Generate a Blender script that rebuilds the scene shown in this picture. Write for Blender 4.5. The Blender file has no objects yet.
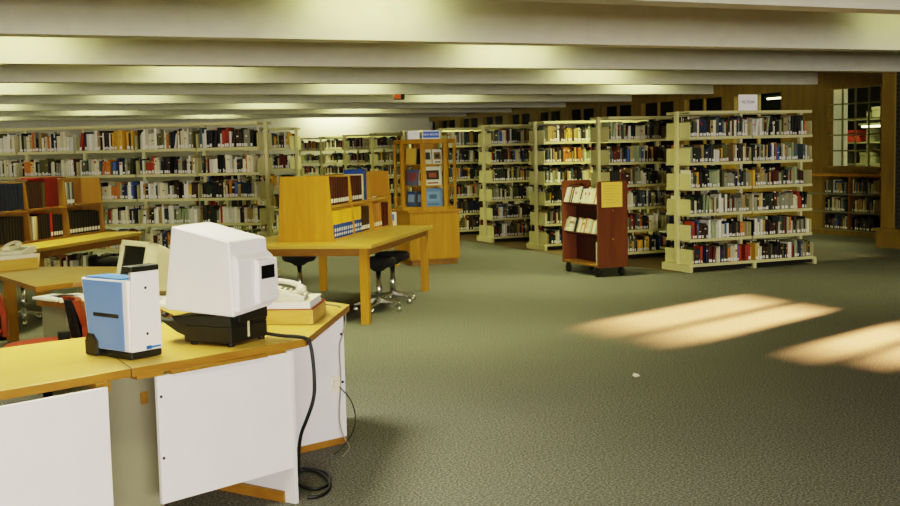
import bpy, bmesh, math, random
from mathutils import Vector, Matrix

C = bpy.context.scene.collection
PI = math.pi
rnd = random.Random(7)


def lin(h):
    h = h.lstrip('#')
    o = []
    for i in (0, 2, 4):
        c = int(h[i:i + 2], 16) / 255.0
        o.append(c / 12.92 if c <= 0.04045 else ((c + 0.055) / 1.055) ** 2.4)
    return (o[0], o[1], o[2], 1.0)


# ------------------------------------------------------------------ materials
def new_mat(name):
    m = bpy.data.materials.new(name)
    m.use_nodes = True
    nt = m.node_tree
    return m, nt, nt.nodes['Principled BSDF']


def plain(name, col, rough=0.6, metal=0.0, noise=0.06, scale=40.0, emit=None, estr=0.0, spec=0.4):
    m, nt, b = new_mat(name)
    c = lin(col) if isinstance(col, str) else col
    if noise > 0:
        tc = nt.nodes.new('ShaderNodeTexCoord')
        n = nt.nodes.new('ShaderNodeTexNoise')
        n.inputs['Scale'].default_value = scale
        n.inputs['Detail'].default_value = 4
        nt.links.new(tc.outputs['Object'], n.inputs['Vector'])
        r = nt.nodes.new('ShaderNodeValToRGB')
        r.color_ramp.elements[0].position = 0.3
        r.color_ramp.elements[1].position = 0.7
        r.color_ramp.elements[0].color = tuple(x * (1 - noise) for x in c[:3]) + (1,)
        r.color_ramp.elements[1].color = tuple(min(1, x * (1 + noise)) for x in c[:3]) + (1,)
        nt.links.new(n.outputs['Fac'], r.inputs['Fac'])
        nt.links.new(r.outputs['Color'], b.inputs['Base Color'])
    else:
        b.inputs['Base Color'].default_value = c
    b.inputs['Roughness'].default_value = rough
    b.inputs['Metallic'].default_value = metal
    b.inputs['Specular IOR Level'].default_value = spec
    if emit:
        b.inputs['Emission Color'].default_value = lin(emit)
        b.inputs['Emission Strength'].default_value = estr
    return m


def wood(name, c1, c2, scale=(3.0, 3.0, 40.0), rough=0.42, spec=0.4, rot=(0, 0, 0)):
    m, nt, b = new_mat(name)
    tc = nt.nodes.new('ShaderNodeTexCoord')
    mp = nt.nodes.new('ShaderNodeMapping')
    mp.inputs['Scale'].default_value = scale
    mp.inputs['Rotation'].default_value = rot
    n = nt.nodes.new('ShaderNodeTexNoise')
    n.inputs['Scale'].default_value = 1.0
    n.inputs['Detail'].default_value = 5
    n.inputs['Distortion'].default_value = 0.6
    r = nt.nodes.new('ShaderNodeValToRGB')
    r.color_ramp.elements[0].position = 0.3
    r.color_ramp.elements[1].position = 0.72
    r.color_ramp.elements[0].color = lin(c1)
    r.color_ramp.elements[1].color = lin(c2)
    nt.links.new(tc.outputs['Object'], mp.inputs['Vector'])
    nt.links.new(mp.outputs['Vector'], n.inputs['Vector'])
    nt.links.new(n.outputs['Fac'], r.inputs['Fac'])
    nt.links.new(r.outputs['Color'], b.inputs['Base Color'])
    b.inputs['Roughness'].default_value = rough
    b.inputs['Specular IOR Level'].default_value = spec
    return m


def attr_mat(name, rough=0.55, spec=0.3):
    m, nt, b = new_mat(name)
    a = nt.nodes.new('ShaderNodeAttribute')
    a.attribute_name = 'Col'
    tc = nt.nodes.new('ShaderNodeTexCoord')
    n = nt.nodes.new('ShaderNodeTexNoise')
    n.inputs['Scale'].default_value = 60
    mix = nt.nodes.new('ShaderNodeMixRGB')
    mix.blend_type = 'MULTIPLY'
    mix.inputs['Fac'].default_value = 0.25
    nt.links.new(tc.outputs['Object'], n.inputs['Vector'])
    nt.links.new(a.outputs['Color'], mix.inputs['Color1'])
    nt.links.new(n.outputs['Fac'], mix.inputs['Color2'])
    nt.links.new(mix.outputs['Color'], b.inputs['Base Color'])
    b.inputs['Roughness'].default_value = rough
    b.inputs['Specular IOR Level'].default_value = spec
    return m


def carpet_mat():
    m, nt, b = new_mat('carpet')
    tc = nt.nodes.new('ShaderNodeTexCoord')
    n1 = nt.nodes.new('ShaderNodeTexNoise')
    n1.inputs['Scale'].default_value = 85
    n1.inputs['Detail'].default_value = 6
    n1.inputs['Roughness'].default_value = 0.75
    n2 = nt.nodes.new('ShaderNodeTexNoise')
    n2.inputs['Scale'].default_value = 1.3
    n2.inputs['Detail'].default_value = 3
    for n in (n1, n2):
        nt.links.new(tc.outputs['Object'], n.inputs['Vector'])
    r = nt.nodes.new('ShaderNodeValToRGB')
    e = r.color_ramp.elements
    e[0].position, e[0].color = 0.36, lin('#3d3f37')
    e[1].position, e[1].color = 0.66, lin('#b5b2a3')
    mid = e.new(0.5)
    mid.color = lin('#73736a')
    nt.links.new(n1.outputs['Fac'], r.inputs['Fac'])
    r2 = nt.nodes.new('ShaderNodeValToRGB')
    r2.color_ramp.elements[0].color = (0.82, 0.82, 0.82, 1)
    r2.color_ramp.elements[1].color = (1.0, 1.0, 1.0, 1)
    nt.links.new(n2.outputs['Fac'], r2.inputs['Fac'])
    mix = nt.nodes.new('ShaderNodeMixRGB')
    mix.blend_type = 'MULTIPLY'
    mix.inputs['Fac'].default_value = 1
    nt.links.new(r.outputs['Color'], mix.inputs['Color1'])
    nt.links.new(r2.outputs['Color'], mix.inputs['Color2'])
    nt.links.new(mix.outputs['Color'], b.inputs['Base Color'])
    b.inputs['Roughness'].default_value = 0.95
    b.inputs['Specular IOR Level'].default_value = 0.1
    return m


def glass_mat():
    m = bpy.data.materials.new('window_glass')
    m.use_nodes = True
    nt = m.node_tree
    nt.nodes.remove(nt.nodes['Principled BSDF'])
    out = nt.nodes['Material Output']
    tr = nt.nodes.new('ShaderNodeBsdfTransparent')
    tr.inputs['Color'].default_value = (0.97, 0.98, 0.96, 1)
    gl = nt.nodes.new('ShaderNodeBsdfGlossy')
    gl.inputs['Roughness'].default_value = 0.35
    mx = nt.nodes.new('ShaderNodeMixShader')
    mx.inputs['Fac'].default_value = 0.01
    nt.links.new(tr.outputs[0], mx.inputs[1])
    nt.links.new(gl.outputs[0], mx.inputs[2])
    nt.links.new(mx.outputs[0], out.inputs['Surface'])
    return m


def brick_mat():
    m, nt, b = new_mat('dark_brick')
    tc = nt.nodes.new('ShaderNodeTexCoord')
    mp = nt.nodes.new('ShaderNodeMapping')
    mp.inputs['Rotation'].default_value = (0, PI / 2, PI / 2)
    br = nt.nodes.new('ShaderNodeTexBrick')
    br.inputs['Scale'].default_value = 4
    br.inputs['Color1'].default_value = lin('#2b2a1e')
    br.inputs['Color2'].default_value = lin('#1f2018')
    br.inputs['Mortar'].default_value = lin('#4d4e3e')
    nt.links.new(tc.outputs['Object'], mp.inputs['Vector'])
    nt.links.new(mp.outputs['Vector'], br.inputs['Vector'])
    nt.links.new(br.outputs['Color'], b.inputs['Base Color'])
    b.inputs['Roughness'].default_value = 0.8
    return m


M = dict(
    carpet=carpet_mat(),
    beam=plain('painted_concrete', '#c3c0ac', 0.8, noise=0.05, scale=6),
    slab=plain('ceiling_paint', '#b5b2a2', 0.9, noise=0.05, scale=3),
    wallpaint=plain('wall_paint', '#e4e0d2', 0.85, noise=0.03, scale=3),
    laminate=wood('yellow_laminate', '#bd983c', '#c8a64c', (4, 4, 30), 0.38),
    laminate_edge=wood('laminate_edge', '#86591a', '#956a22', (8, 8, 30), 0.45),
    oak=wood('oak', '#a67618', '#b88826', (14, 14, 1.6), 0.6, 0.2),
    oak_shaded=wood('oak_shaded', '#7a551a', '#8d6624', (14, 14, 1.6), 0.5),  # oak darkened for the dim bookcase, its shade put into the colour
    oak_flat=wood('oak_flat', '#b28028', '#c4963c', (2, 22, 22), 0.4, rot=(0, 0, PI / 2)),
    oak_dark=wood('oak_dark', '#7d5514', '#93681c', (14, 14, 1.6), 0.5),
    oak_window=wood('oak_window', '#765d1d', '#8c7326', (9, 9, 1.2), 0.5),
    cart=wood('cart_wood', '#5c2f0e', '#713e14', (12, 12, 1.5), 0.42),
    cart_dark=wood('cart_wood_dark', '#4a1c0a', '#5a2610', (12, 12, 1.5), 0.5),
    steel=plain('cream_steel', '#cbc48c', 0.5, noise=0.03, scale=20),
    white_panel=plain('white_laminate', '#dcd7d7', 0.5, noise=0.02, scale=8),
    grey_panel=plain('grey_panel', '#7f7a60', 0.6, noise=0.03, scale=8),
    hood=plain('white_plastic', '#e2dedd', 0.5, noise=0.015, scale=6),
    black=plain('black_plastic', '#17170f', 0.45, noise=0.1, scale=30),
    black_soft=plain('black_fabric', '#15140f', 0.9, noise=0.2, scale=90),
    blue=plain('blue_plastic', '#6084c0', 0.5, noise=0.02, scale=10),
    blue_dark=plain('blue_ink', '#2f6cb0', 0.5, noise=0.05),
    cream_plastic=plain('cream_plastic', '#ded8bd', 0.5, noise=0.02),
    beige_plastic=plain('beige_plastic', '#c9c29a', 0.55, noise=0.02),
    screen=plain('screen_glass', '#0c0c09', 0.15, noise=0.0, spec=0.6),
    chrome=plain('chrome', '#d8d8d0', 0.2, metal=1.0, noise=0.03),
    red_fabric=plain('red_fabric', '#94351a', 0.85, noise=0.12, scale=90),
    red_wood=wood('chair_wood', '#7a2c10', '#93401c', (10, 10, 2), 0.4),
    paper=plain('paper', '#efece2', 0.8, noise=0.02),
    paper_yellow=plain('yellow_paper', '#ffd658', 0.8, noise=0.03, scale=25),
    ink=plain('ink', '#1b1b20', 0.7, noise=0.0),
    sign_white=plain('sign_white', '#fbf9f6', 0.6, noise=0.01),
    sign_blue=plain('sign_blue', '#3d6fc2', 0.5, noise=0.02),
    cable=plain('black_rubber', '#11120d', 0.5, noise=0.05),
    cable_grey=plain('grey_cord', '#8d8b78', 0.5, noise=0.05),
    tube=plain('tube_glow', '#ffffff', 0.5, noise=0.0, emit='#f4efb4', estr=6.0),
    exit_red=plain('orange_plastic', '#c4541a', 0.5, noise=0.05),
    pane_pale_glow=plain('pale_blind_glow', '#dcdcc4', 0.8, noise=0.04, scale=5, emit='#cfcf9a', estr=0.22),  # faint emission stands in for light coming through the blind
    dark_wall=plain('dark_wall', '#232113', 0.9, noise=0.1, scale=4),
    red_box=plain('dull_red', '#a0361c', 0.7, noise=0.1),
    grey_box=plain('dull_grey', '#77775f', 0.7, noise=0.1),
    dark_glass=plain('dark_glass', '#191a10', 0.12, noise=0.1, scale=2, spec=0.5),
    glass=glass_mat(),
    brick=brick_mat(),
    book=attr_mat('book_cloth'),
    cream_wood=plain('cream_wood', '#8f8a5c', 0.6),
    brown_lino=plain('brown_lino', '#5d4a2a', 0.6, noise=0.08, scale=12),
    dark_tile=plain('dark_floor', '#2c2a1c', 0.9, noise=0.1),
)


# ------------------------------------------------------------------ mesh builder
class MB:
    def __init__(self):
        self.v, self.f, self.c, self.m, self.s = [], [], [], [], []

    def face(self, idx, col=None, mat=0, smooth=False):
        self.f.append(idx)
        self.c.append(col or (1, 1, 1, 1))
        self.m.append(mat)
        self.s.append(smooth)

    def poly(self, pts, col=None, mat=0):
        n = len(self.v)
        self.v += [tuple(p) for p in pts]
        self.face(list(range(n, n + len(pts))), col, mat)

    def hexa(self, p, col=None, mat=0):
        """p: 8 points, bottom ring then top ring (counter-clockwise from above)"""
        n = len(self.v)
        self.v += [tuple(q) for q in p]
        for q in ((3, 2, 1, 0), (4, 5, 6, 7), (0, 1, 5, 4), (1, 2, 6, 5), (2, 3, 7, 6), (3, 0, 4, 7)):
            self.face([n + i for i in q], col, mat)
        return self

    def box(self, x0, x1, y0, y1, z0, z1, col=None, mat=0, T=None):
        p = [(x0, y0, z0), (x1, y0, z0), (x1, y1, z0), (x0, y1, z0), (x0, y0, z1), (x1, y0, z1), (x1, y1, z1), (x0, y1, z1)]
        if T is not None:
            p = [T @ Vector(q) for q in p]
        return self.hexa(p, col, mat)

    def prism(self, pts, z0, z1, col=None, mat=0, side_mat=None, T=None):
        n, k = len(self.v), len(pts)
        P = [(x, y, z0) for x, y in pts] + [(x, y, z1) for x, y in pts]
        if T is not None:
            P = [tuple(T @ Vector(q)) for q in P]
        self.v += P
        sm = mat if side_mat is None else side_mat
        self.face([n + i for i in reversed(range(k))], col, mat)
        self.face([n + k + i for i in range(k)], col, mat)
        for i in range(k):
            j = (i + 1) % k
            self.face([n + i, n + j, n + k + j, n + k + i], col, sm)
        return self

    def extrude(self, ring, d, col=None, mat=0):
        """ring: planar list of 3D points; d: offset vector"""
        n, k = len(self.v), len(ring)
        d = Vector(d)
        self.v += [tuple(q) for q in ring] + [tuple(Vector(q) + d) for q in ring]
        self.face([n + i for i in reversed(range(k))], col, mat)
        self.face([n + k + i for i in range(k)], col, mat)
        for i in range(k):
            j = (i + 1) % k
            self.face([n + i, n + j, n + k + j, n + k + i], col, mat)
        return self

    def lathe(self, prof, seg=20, c=(0, 0, 0), col=None, mat=0, T=None):
        n = len(self.v)
        for r, z in prof:
            for i in range(seg):
                a = 2 * PI * i / seg
                p = Vector((c[0] + r * math.cos(a), c[1] + r * math.sin(a), c[2] + z))
                self.v.append(tuple(T @ p if T is not None else p))
        for j in range(len(prof) - 1):
            for i in range(seg):
                k = (i + 1) % seg
                self.face([n + j * seg + i, n + j * seg + k, n + (j + 1) * seg + k, n + (j + 1) * seg + i], col, mat, True)
        self.face([n + i for i in reversed(range(seg))], col, mat)
        b = n + (len(prof) - 1) * seg
        self.face([b + i for i in range(seg)], col, mat)
        return self

    def tube(self, pts, r, seg=8, col=None, mat=0, smooth_path=3):
        pts = [Vector(p) for p in pts]
        for _ in range(smooth_path):
            q = [pts[0]]
            for a, b in zip(pts, pts[1:]):
                q += [a * 0.75 + b * 0.25, a * 0.25 + b * 0.75]
            pts = q + [pts[-1]]
        n = len(self.v)
        up = Vector((0.13, 0.21, 0.97))
        for i, p in enumerate(pts):
            d = (pts[min(i + 1, len(pts) - 1)] - pts[max(i - 1, 0)]).normalized()
            a = d.cross(up)
            if a.length < 1e-4:
                a = d.cross(Vector((1, 0, 0)))
            a.normalize()
            b = d.cross(a)
            for k in range(seg):
                t = 2 * PI * k / seg
                self.v.append(tuple(p + a * (r * math.cos(t)) + b * (r * math.sin(t))))
        for i in range(len(pts) - 1):
            for k in range(seg):
                l = (k + 1) % seg
                self.face([n + i * seg + k, n + i * seg + l, n + (i + 1) * seg + l, n + (i + 1) * seg + k], col, mat, True)
        self.face([n + k for k in range(seg)], col, mat)
        self.face([n + (len(pts) - 1) * seg + k for k in reversed(range(seg))], col, mat)
        return self

    def mesh(self, name, mats):
        me = bpy.data.meshes.new(name)
        me.from_pydata(self.v, [], self.f)
        for m in (mats if isinstance(mats, (list, tuple)) else [mats]):
            me.materials.append(m)
        me.polygons.foreach_set('material_index', self.m)
        me.polygons.foreach_set('use_smooth', self.s)
        ca = me.color_attributes.new('Col', 'FLOAT_COLOR', 'CORNER')
        flat = []
        for f, c in zip(self.f, self.c):
            flat += list(c) * len(f)
        ca.data.foreach_set('color', flat)
        me.update()
        bm = bmesh.new()
        bm.from_mesh(me)
        bmesh.ops.recalc_face_normals(bm, faces=bm.faces)
        bm.to_mesh(me)
        bm.free()
        return me

    def build(self, name, mats, parent=None, bevel=0.0, seg=2):
        return link(name, self.mesh(name, mats), parent, bevel, seg)


def link(name, me, parent=None, bevel=0.0, seg=2):
    o = bpy.data.objects.new(name, me)
    C.objects.link(o)
    o.parent = parent
    if bevel:
        b = o.modifiers.new('edge', 'BEVEL')
        b.width = bevel
        b.segments = seg
        b.limit_method = 'ANGLE'
        b.angle_limit = math.radians(40)
    return o


def tag(o, label, cat, group=None, kind=None):
    if label:
        o['label'] = label
    if cat:
        o['category'] = cat
    if group:
        o['group'] = group
    if kind:
        o['kind'] = kind
    return o


def thing(name, label, cat, loc=(0, 0, 0), rz=0.0, group=None):
    o = bpy.data.objects.new(name, None)
    C.objects.link(o)
    o.empty_display_size = 0.1
    o.location = loc
    o.rotation_euler = (0, 0, rz)
    return tag(o, label, cat, group)


def struct(mb, name, mats, parent=None):
    o = mb.build(name, mats, parent)
    if parent is None:
        o['kind'] = 'structure'
    return o


def kids(o):
    return [c for c in bpy.data.objects if c.parent == o]


def dup(root, loc, rz, label, group=None):
    r = root.copy()
    C.objects.link(r)
    r.location = loc
    r.rotation_euler = (0, 0, rz)
    r['label'] = label
    if group:
        r['group'] = group
    for ch in kids(root):
        c = ch.copy()
        C.objects.link(c)
        c.parent = r
        for g in kids(ch):
            d = g.copy()
            C.objects.link(d)
            d.parent = c
    return r


def TR(loc, rz=0.0):
    return Matrix.Translation(Vector(loc)) @ Matrix.Rotation(rz, 4, 'Z')


# ------------------------------------------------------------------ camera
cam_d = bpy.data.cameras.new('camera')
cam = bpy.data.objects.new('camera', cam_d)
C.objects.link(cam)
FPX = 1139.8
cam_d.sensor_width = 36.0
cam_d.lens = FPX * 36.0 / 900.0
cam_d.clip_end = 200
CAM = Vector((0, 0, 1.55))
fw = Vector((0.39168, 0.91578, -0.08904)).normalized()
rt = Vector((0.91842, -0.39497, -0.02225)).normalized()
up = rt.cross(fw).normalized()
rt = fw.cross(up).normalized()
R = Matrix((rt, up, -fw)).transposed().to_4x4()
cam.matrix_world = Matrix.Translation(CAM) @ R
bpy.context.scene.camera = cam

# ------------------------------------------------------------------ the room
XL, XR, YB, YF, ZC = -9.0, 13.5, -12.0, 33.0, 3.3
BEAM_Z, BY0, BSP = 2.54, 9.63, 2.93

struct(MB().box(XL, XR + 0.5, YB, YF, -0.1, 0), 'floor', M['carpet'])
struct(MB().box(XL, XR + 0.5, YB, YF, ZC, ZC + 0.1), 'ceiling', M['slab'])
struct(MB().box(8.0, 11.55, 11.75, 30.2, 0.0, 0.002), 'floor_strip', M['brown_lino'])
struct(MB().box(XL - 0.1, XL, YB, YF, 0, ZC), 'wall_left', M['wallpaint'])
struct(MB().box(XL, XR + 0.5, YF, YF + 0.1, 0, ZC), 'wall_back', M['wallpaint'])
struct(MB().box(XL, XR + 0.5, YB - 0.1, YB, 0, ZC), 'wall_front', M['wallpaint'])
for k in range(-7, 8):
    y = BY0 + BSP * k
    struct(MB().box(XL, XR if y > 12.5 else 12.56, y, y + 0.24, BEAM_Z, ZC), 'ceiling_beam', M['beam'])

# the long side wall: timber and glass, stepping in toward the room past the window
w = MB()
w.box(XR - 0.006, XR + 0.11, 15.35, 16.35, 0, ZC)                       # timber panel
w.box(XR, XR + 0.12, 13.8, YF, 2.47, ZC)                        # head
w.box(XR + 0.33, XR + 0.45, 13.0, 15.95, 0, 1.0)                # back of the shelf recess
w.box(XR + 0.01, XR + 0.44, 15.955, 16.0, 0, 0.97)
w.box(XR, XR + 0.12, 16.36, YF, 0, 1.0)
w.box(XR, XR + 0.45, 13.8, 16.35, 0.98, 1.14)
w.box(XR - 0.008, XR + 0.11, 13.8, 13.96, 0, ZC)
ypost = [16.35, 17.95, 19.55, 21.15, 22.75, 24.35, 25.95, 27.55, 29.15, 30.75, 32.35]
for yp in ypost[1:]:
    w.box(XR - 0.02, XR + 0.12, yp - 0.12, yp + 0.12, 1.0, 2.47)
struct(w, 'wall_right', M['oak_window'])

JX = 12.5
w = MB()
opens = [(10.88, 11.60), (10.20, 10.76), (8.95, 9.42), (8.43, 8.83)]
ZO0, ZO1 = 1.47, 2.06
w.box(JX, JX + 0.06, YB, 12.7, 0, ZO0)
w.box(JX, JX + 0.06, YB, 12.7, ZO1, ZC)
w.box(JX, JX + 0.06, 8.9, 9.5, 1.88, ZO1)
w.box(JX, JX + 0.06, 8.4, 8.88, 1.82, ZO1)
w.box(JX, JX + 0.06, 10.15, 10.8, 2.03, ZO1)
edges = [YB] + [v for a, b in sorted(opens) for v in (a, b)] + [12.7]
for a, b in zip(edges[0::2], edges[1::2]):
    w.box(JX, JX + 0.06, a, b, ZO0, ZO1)
struct(w, 'wall_brick', M['brick'])
w = MB()
w.box(JX - 0.03, JX + 0.1, 12.7, 12.95, 0, ZC)
w.box(JX + 0.05, XR + 0.12, 12.85, 12.95, 0, ZC)
w.box(XR - 0.05, XR + 0.12, 12.9, 13.93, 0, ZC)
struct(w, 'trim_1', M['oak_window'])
struct(MB().box(JX - 0.1, JX, 8.0, 12.98, 0, 0.24).box(JX - 0.14, JX, 8.0, 13.0, 0.24, 0.28), 'baseboard_right', M['oak_window'])

# window with a grid of panes over the low shelves
wr = MB()
for a, b in ((13.93, 14.02), (15.22, 15.35)):
    wr.box(XR - 0.03, XR + 0.1, a, b, 1.14, 2.47)
wr.box(XR - 0.03, XR + 0.1, 14.02, 15.22, 1.08, 1.16)
wr.box(XR - 0.03, XR + 0.1, 14.02, 15.22, 2.43, 2.50)
win = wr.build('window_1', M['oak_window'])
win['kind'] = 'structure'
g = MB()
for yy in (14.32, 14.62, 14.92):
    g.box(XR + 0.01, XR + 0.035, yy - 0.012, yy + 0.012, 1.16, 2.43)
for zz in (1.41, 1.67, 1.93, 2.18):
    g.box(XR + 0.012, XR + 0.033, 14.02, 15.22, zz - 0.012, zz + 0.012)
g.build('window_muntins', M['cream_wood'], win)
MB().box(XR + 0.018, XR + 0.026, 14.02, 15.22, 1.16, 2.43).build('window_glass', M['glass'], win)
for i, (a, b) in enumerate(zip(ypost, ypost[1:])):
    wr = MB()
    a2, b2 = a + (0.0 if i == 0 else 0.12), b - 0.12
    wr.box(XR - 0.02, XR + 0.1, a2, a2 + 0.07, 1.0, 2.47)
    wr.box(XR - 0.02, XR + 0.1, b2 - 0.07, b2, 1.0, 2.47)
    wr.box(XR + 0.0, XR + 0.06, (a2 + b2) / 2 - 0.02, (a2 + b2) / 2 + 0.02, 1.0, 2.47)
    ww = wr.build('window_%d' % (i + 2), M['oak_window'])
    ww['kind'] = 'structure'
    MB().box(XR + 0.03, XR + 0.04, a2 + 0.07, b2 - 0.07, 1.0, 2.47).build('window_glass', M['glass'], ww)

# the room beyond the glass
APOLY = [(XR + 0.12, 13.93), (16.8, 15.5), (18.0, 17.0), (18.0, YF), (XR + 0.12, YF)]
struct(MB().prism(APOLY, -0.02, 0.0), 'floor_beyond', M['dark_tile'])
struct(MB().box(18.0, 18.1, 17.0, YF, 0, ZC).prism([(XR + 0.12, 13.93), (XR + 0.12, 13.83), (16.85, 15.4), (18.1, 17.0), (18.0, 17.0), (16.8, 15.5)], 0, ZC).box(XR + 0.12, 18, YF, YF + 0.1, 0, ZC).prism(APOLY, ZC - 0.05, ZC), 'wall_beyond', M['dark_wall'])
tag(MB().box(XR + 0.2, XR + 0.24, 15.04, 15.7, 1.02, 2.46).build('window_blind', M['pane_pale_glow']), 'pale narrow blind hanging behind the first column of window panes', 'blind')
sh = thing('storage_rack', 'dim storage rack with red boxes seen through the gridded window', 'rack', (15.6, 16.35, 0))
rk = MB()
for yy in (-1.2, 0, 1.4):
    rk.box(-0.2, 0.2, yy - 0.02, yy + 0.02, 0, 2.1)
for zz in (1.15, 1.55, 1.98):
    rk.box(-0.22, 0.2, -1.2, 1.4, zz - 0.03, zz)
rk.build('rack_frame', M['grey_box'], sh)
for n, (yy, zz, ww_, hh, mt) in enumerate([(-1.05, 1.55, 0.35, 0.2, 'red_box'), (-0.5, 1.98, 0.4, 0.2, 'grey_box'), (-0.1, 1.15, 0.3, 0.2, 'grey_box'), (0.3, 1.55, 0.45, 0.22, 'red_box'), (0.95, 1.55, 0.3, 0.16, 'red_box'), (-0.75, 1.15, 0.3, 0.22, 'red_box'), (0.5, 1.15, 0.4, 0.2, 'dark_wall')]):
    bxo = MB().box(15.42, 15.72, 16.35 + yy, 16.35 + yy + ww_, zz, zz + hh).box(15.41, 15.73, 16.35 + yy - 0.01, 16.35 + yy + ww_ + 0.01, zz + hh - 0.05, zz + hh + 0.005).build('storage_box', M[mt])
    tag(bxo, ['first', 'second', 'third', 'fourth', 'fifth', 'sixth', 'seventh'][n] + {'red_box': ' dull red', 'grey_box': ' dull grey', 'dark_wall': ' dull brown'}[mt] + ' lidded box counted along the rack behind the window', 'box', 'boxes in the room beyond the window')
for n, (x, y, z) in enumerate([(15.4, 14.6, 2.42), (15.4, 15.9, 1.83), (15.8, 19.1, 2.5)]):
    t = thing('tube_light', ['tube light glowing near the top of the gridded window', 'tube light glowing halfway up the gridded window over the rack', 'tube light seen over the nearest book range through timber window'][n], 'light', (x, y, z))
    MB().box(-0.05, 0.05, -0.62, 0.62, 0.02, 0.06).build('housing', M['grey_box'], t)
    MB().lathe([(0.018, -0.58), (0.018, 0.58)], 8, T=Matrix.Rotation(PI / 2, 4, 'X')).build('tube', M['tube'], t)

# ------------------------------------------------------------------ books
PAL = [('black', '#1c1b14', 15), ('dark green', '#2b3520', 10), ('navy', '#26314a', 8), ('dark brown', '#3b2814', 8), ('olive', '#5b5a2c', 9),
       ('tan', '#a98f55', 8), ('cream', '#ded5ac', 11), ('white', '#e9e5d0', 7), ('grey', '#8f8f75', 10), ('slate', '#4d5a58', 7), ('maroon', '#56200f', 4),
       ('red', '#a03a1e', 2.6), ('orange', '#cc7a2c', 3), ('yellow', '#dba934', 3.5), ('blue', '#41609a', 2.6), ('pale green', '#9aa67a', 5)]
PAL_PALE = [(n, h, {'white': 27, 'cream': 28, 'grey': 9, 'red': 6, 'orange': 6, 'tan': 9, 'navy': 6, 'blue': 2.5, 'black': 17, 'dark brown': 7, 'maroon': 4, 'olive': 6}.get(n, 3)) for n, h, _ in PAL]


def pick(pal):
    t = rnd.uniform(0, sum(p[2] for p in pal))
    for p in pal:
        t -= p[2]
        if t <= 0:
            return p
    return pal[-1]


PAGES = lin('#e6dcb8')
LABELC = lin('#f2eee0')


def shade(h, f):
    c = lin(h)
    return (min(1, c[0] * f), min(1, c[1] * f), min(1, c[2] * f), 1)


def add_book(mb, T, w, h, d, col, label=True, band=None, full=False):
    """spine toward -y, width along +x, standing on z=0; T places it"""
    t = min(0.003, w * 0.14)
    bul = min(0.006, w * 0.2)

    def P(x, y, z):
        return T @ Vector((x, y, z))
    prof = [(0, bul), (w * 0.22, bul * 0.15), (w * 0.78, bul * 0.15), (w, bul)]
    for (xa, ya), (xb, yb) in zip(prof, prof[1:]):
        mb.poly([P(xa, ya, 0), P(xb, yb, 0), P(xb, yb, h), P(xa, ya, h)], col)
    mb.poly([P(0, d, 0), P(0, bul, 0), P(0, bul, h), P(0, d, h)], col)
    mb.poly([P(w, bul, 0), P(w, d, 0), P(w, d, h), P(w, bul, h)], col)
    # board edges and the recessed head of the page block
    mb.poly([P(0, bul, h), P(t, bul, h), P(t, d, h), P(0, d, h)], col)
    mb.poly([P(w - t, bul, h), P(w, bul, h), P(w, d, h), P(w - t, d, h)], col)
    mb.poly([P(0, bul, h), P(w * 0.22, bul * 0.15, h), P(w * 0.78, bul * 0.15, h), P(w, bul, h), P(w - t, bul + 0.002, h), P(t, bul + 0.002, h)], col)
    hp = h - 0.004
    mb.poly([P(t, bul + 0.002, hp), P(w - t, bul + 0.002, hp), P(w - t, d - 0.004, hp), P(t, d - 0.004, hp)], PAGES)
    mb.poly([P(t, d - 0.004, 0.003), P(t, d - 0.004, hp), P(w - t, d - 0.004, hp), P(w - t, d - 0.004, 0.003)], PAGES)
    mb.poly([P(0, d, 0), P(0, bul, 0), P(w, bul, 0), P(w, d, 0)], col)
    y = bul * 0.15 - 0.0008
    if label:
        z0, z1 = 0.012, 0.012 + rnd.uniform(0.026, 0.042)
        mb.poly([P(w * 0.12, y, z0), P(w * 0.88, y, z0), P(w * 0.88, y, z1), P(w * 0.12, y, z1)], LABELC)
    if band:
        za, zb, bc = band
        mb.poly([P(w * 0.1, y, za * h), P(w * 0.9, y, za * h), P(w * 0.9, y, zb * h), P(w * 0.1, y, zb * h)], bc)


SPECS = []      # every book on the metal ranges
BUDGET = 300
n_books = 0


def ordinal(n):
    o1 = ['zeroth', 'first', 'second', 'third', 'fourth', 'fifth', 'sixth', 'seventh', 'eighth', 'ninth', 'tenth', 'eleventh', 'twelfth', 'thirteenth', 'fourteenth', 'fifteenth', 'sixteenth', 'seventeenth', 'eighteenth', 'nineteenth']
    if n < 20:
        return o1[n]
    tens = {2: ('twentieth', 'twenty'), 3: ('thirtieth', 'thirty'), 4: ('fortieth', 'forty'), 5: ('fiftieth', 'fifty'), 6: ('sixtieth', 'sixty'), 7: ('seventieth', 'seventy'), 8: ('eightieth', 'eighty'), 9: ('ninetieth', 'ninety')}
    a, b = divmod(n, 10)
    if a > 9:
        return 'far'
    return tens[a][0] if b == 0 else tens[a][1] + '-' + o1[b]


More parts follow.
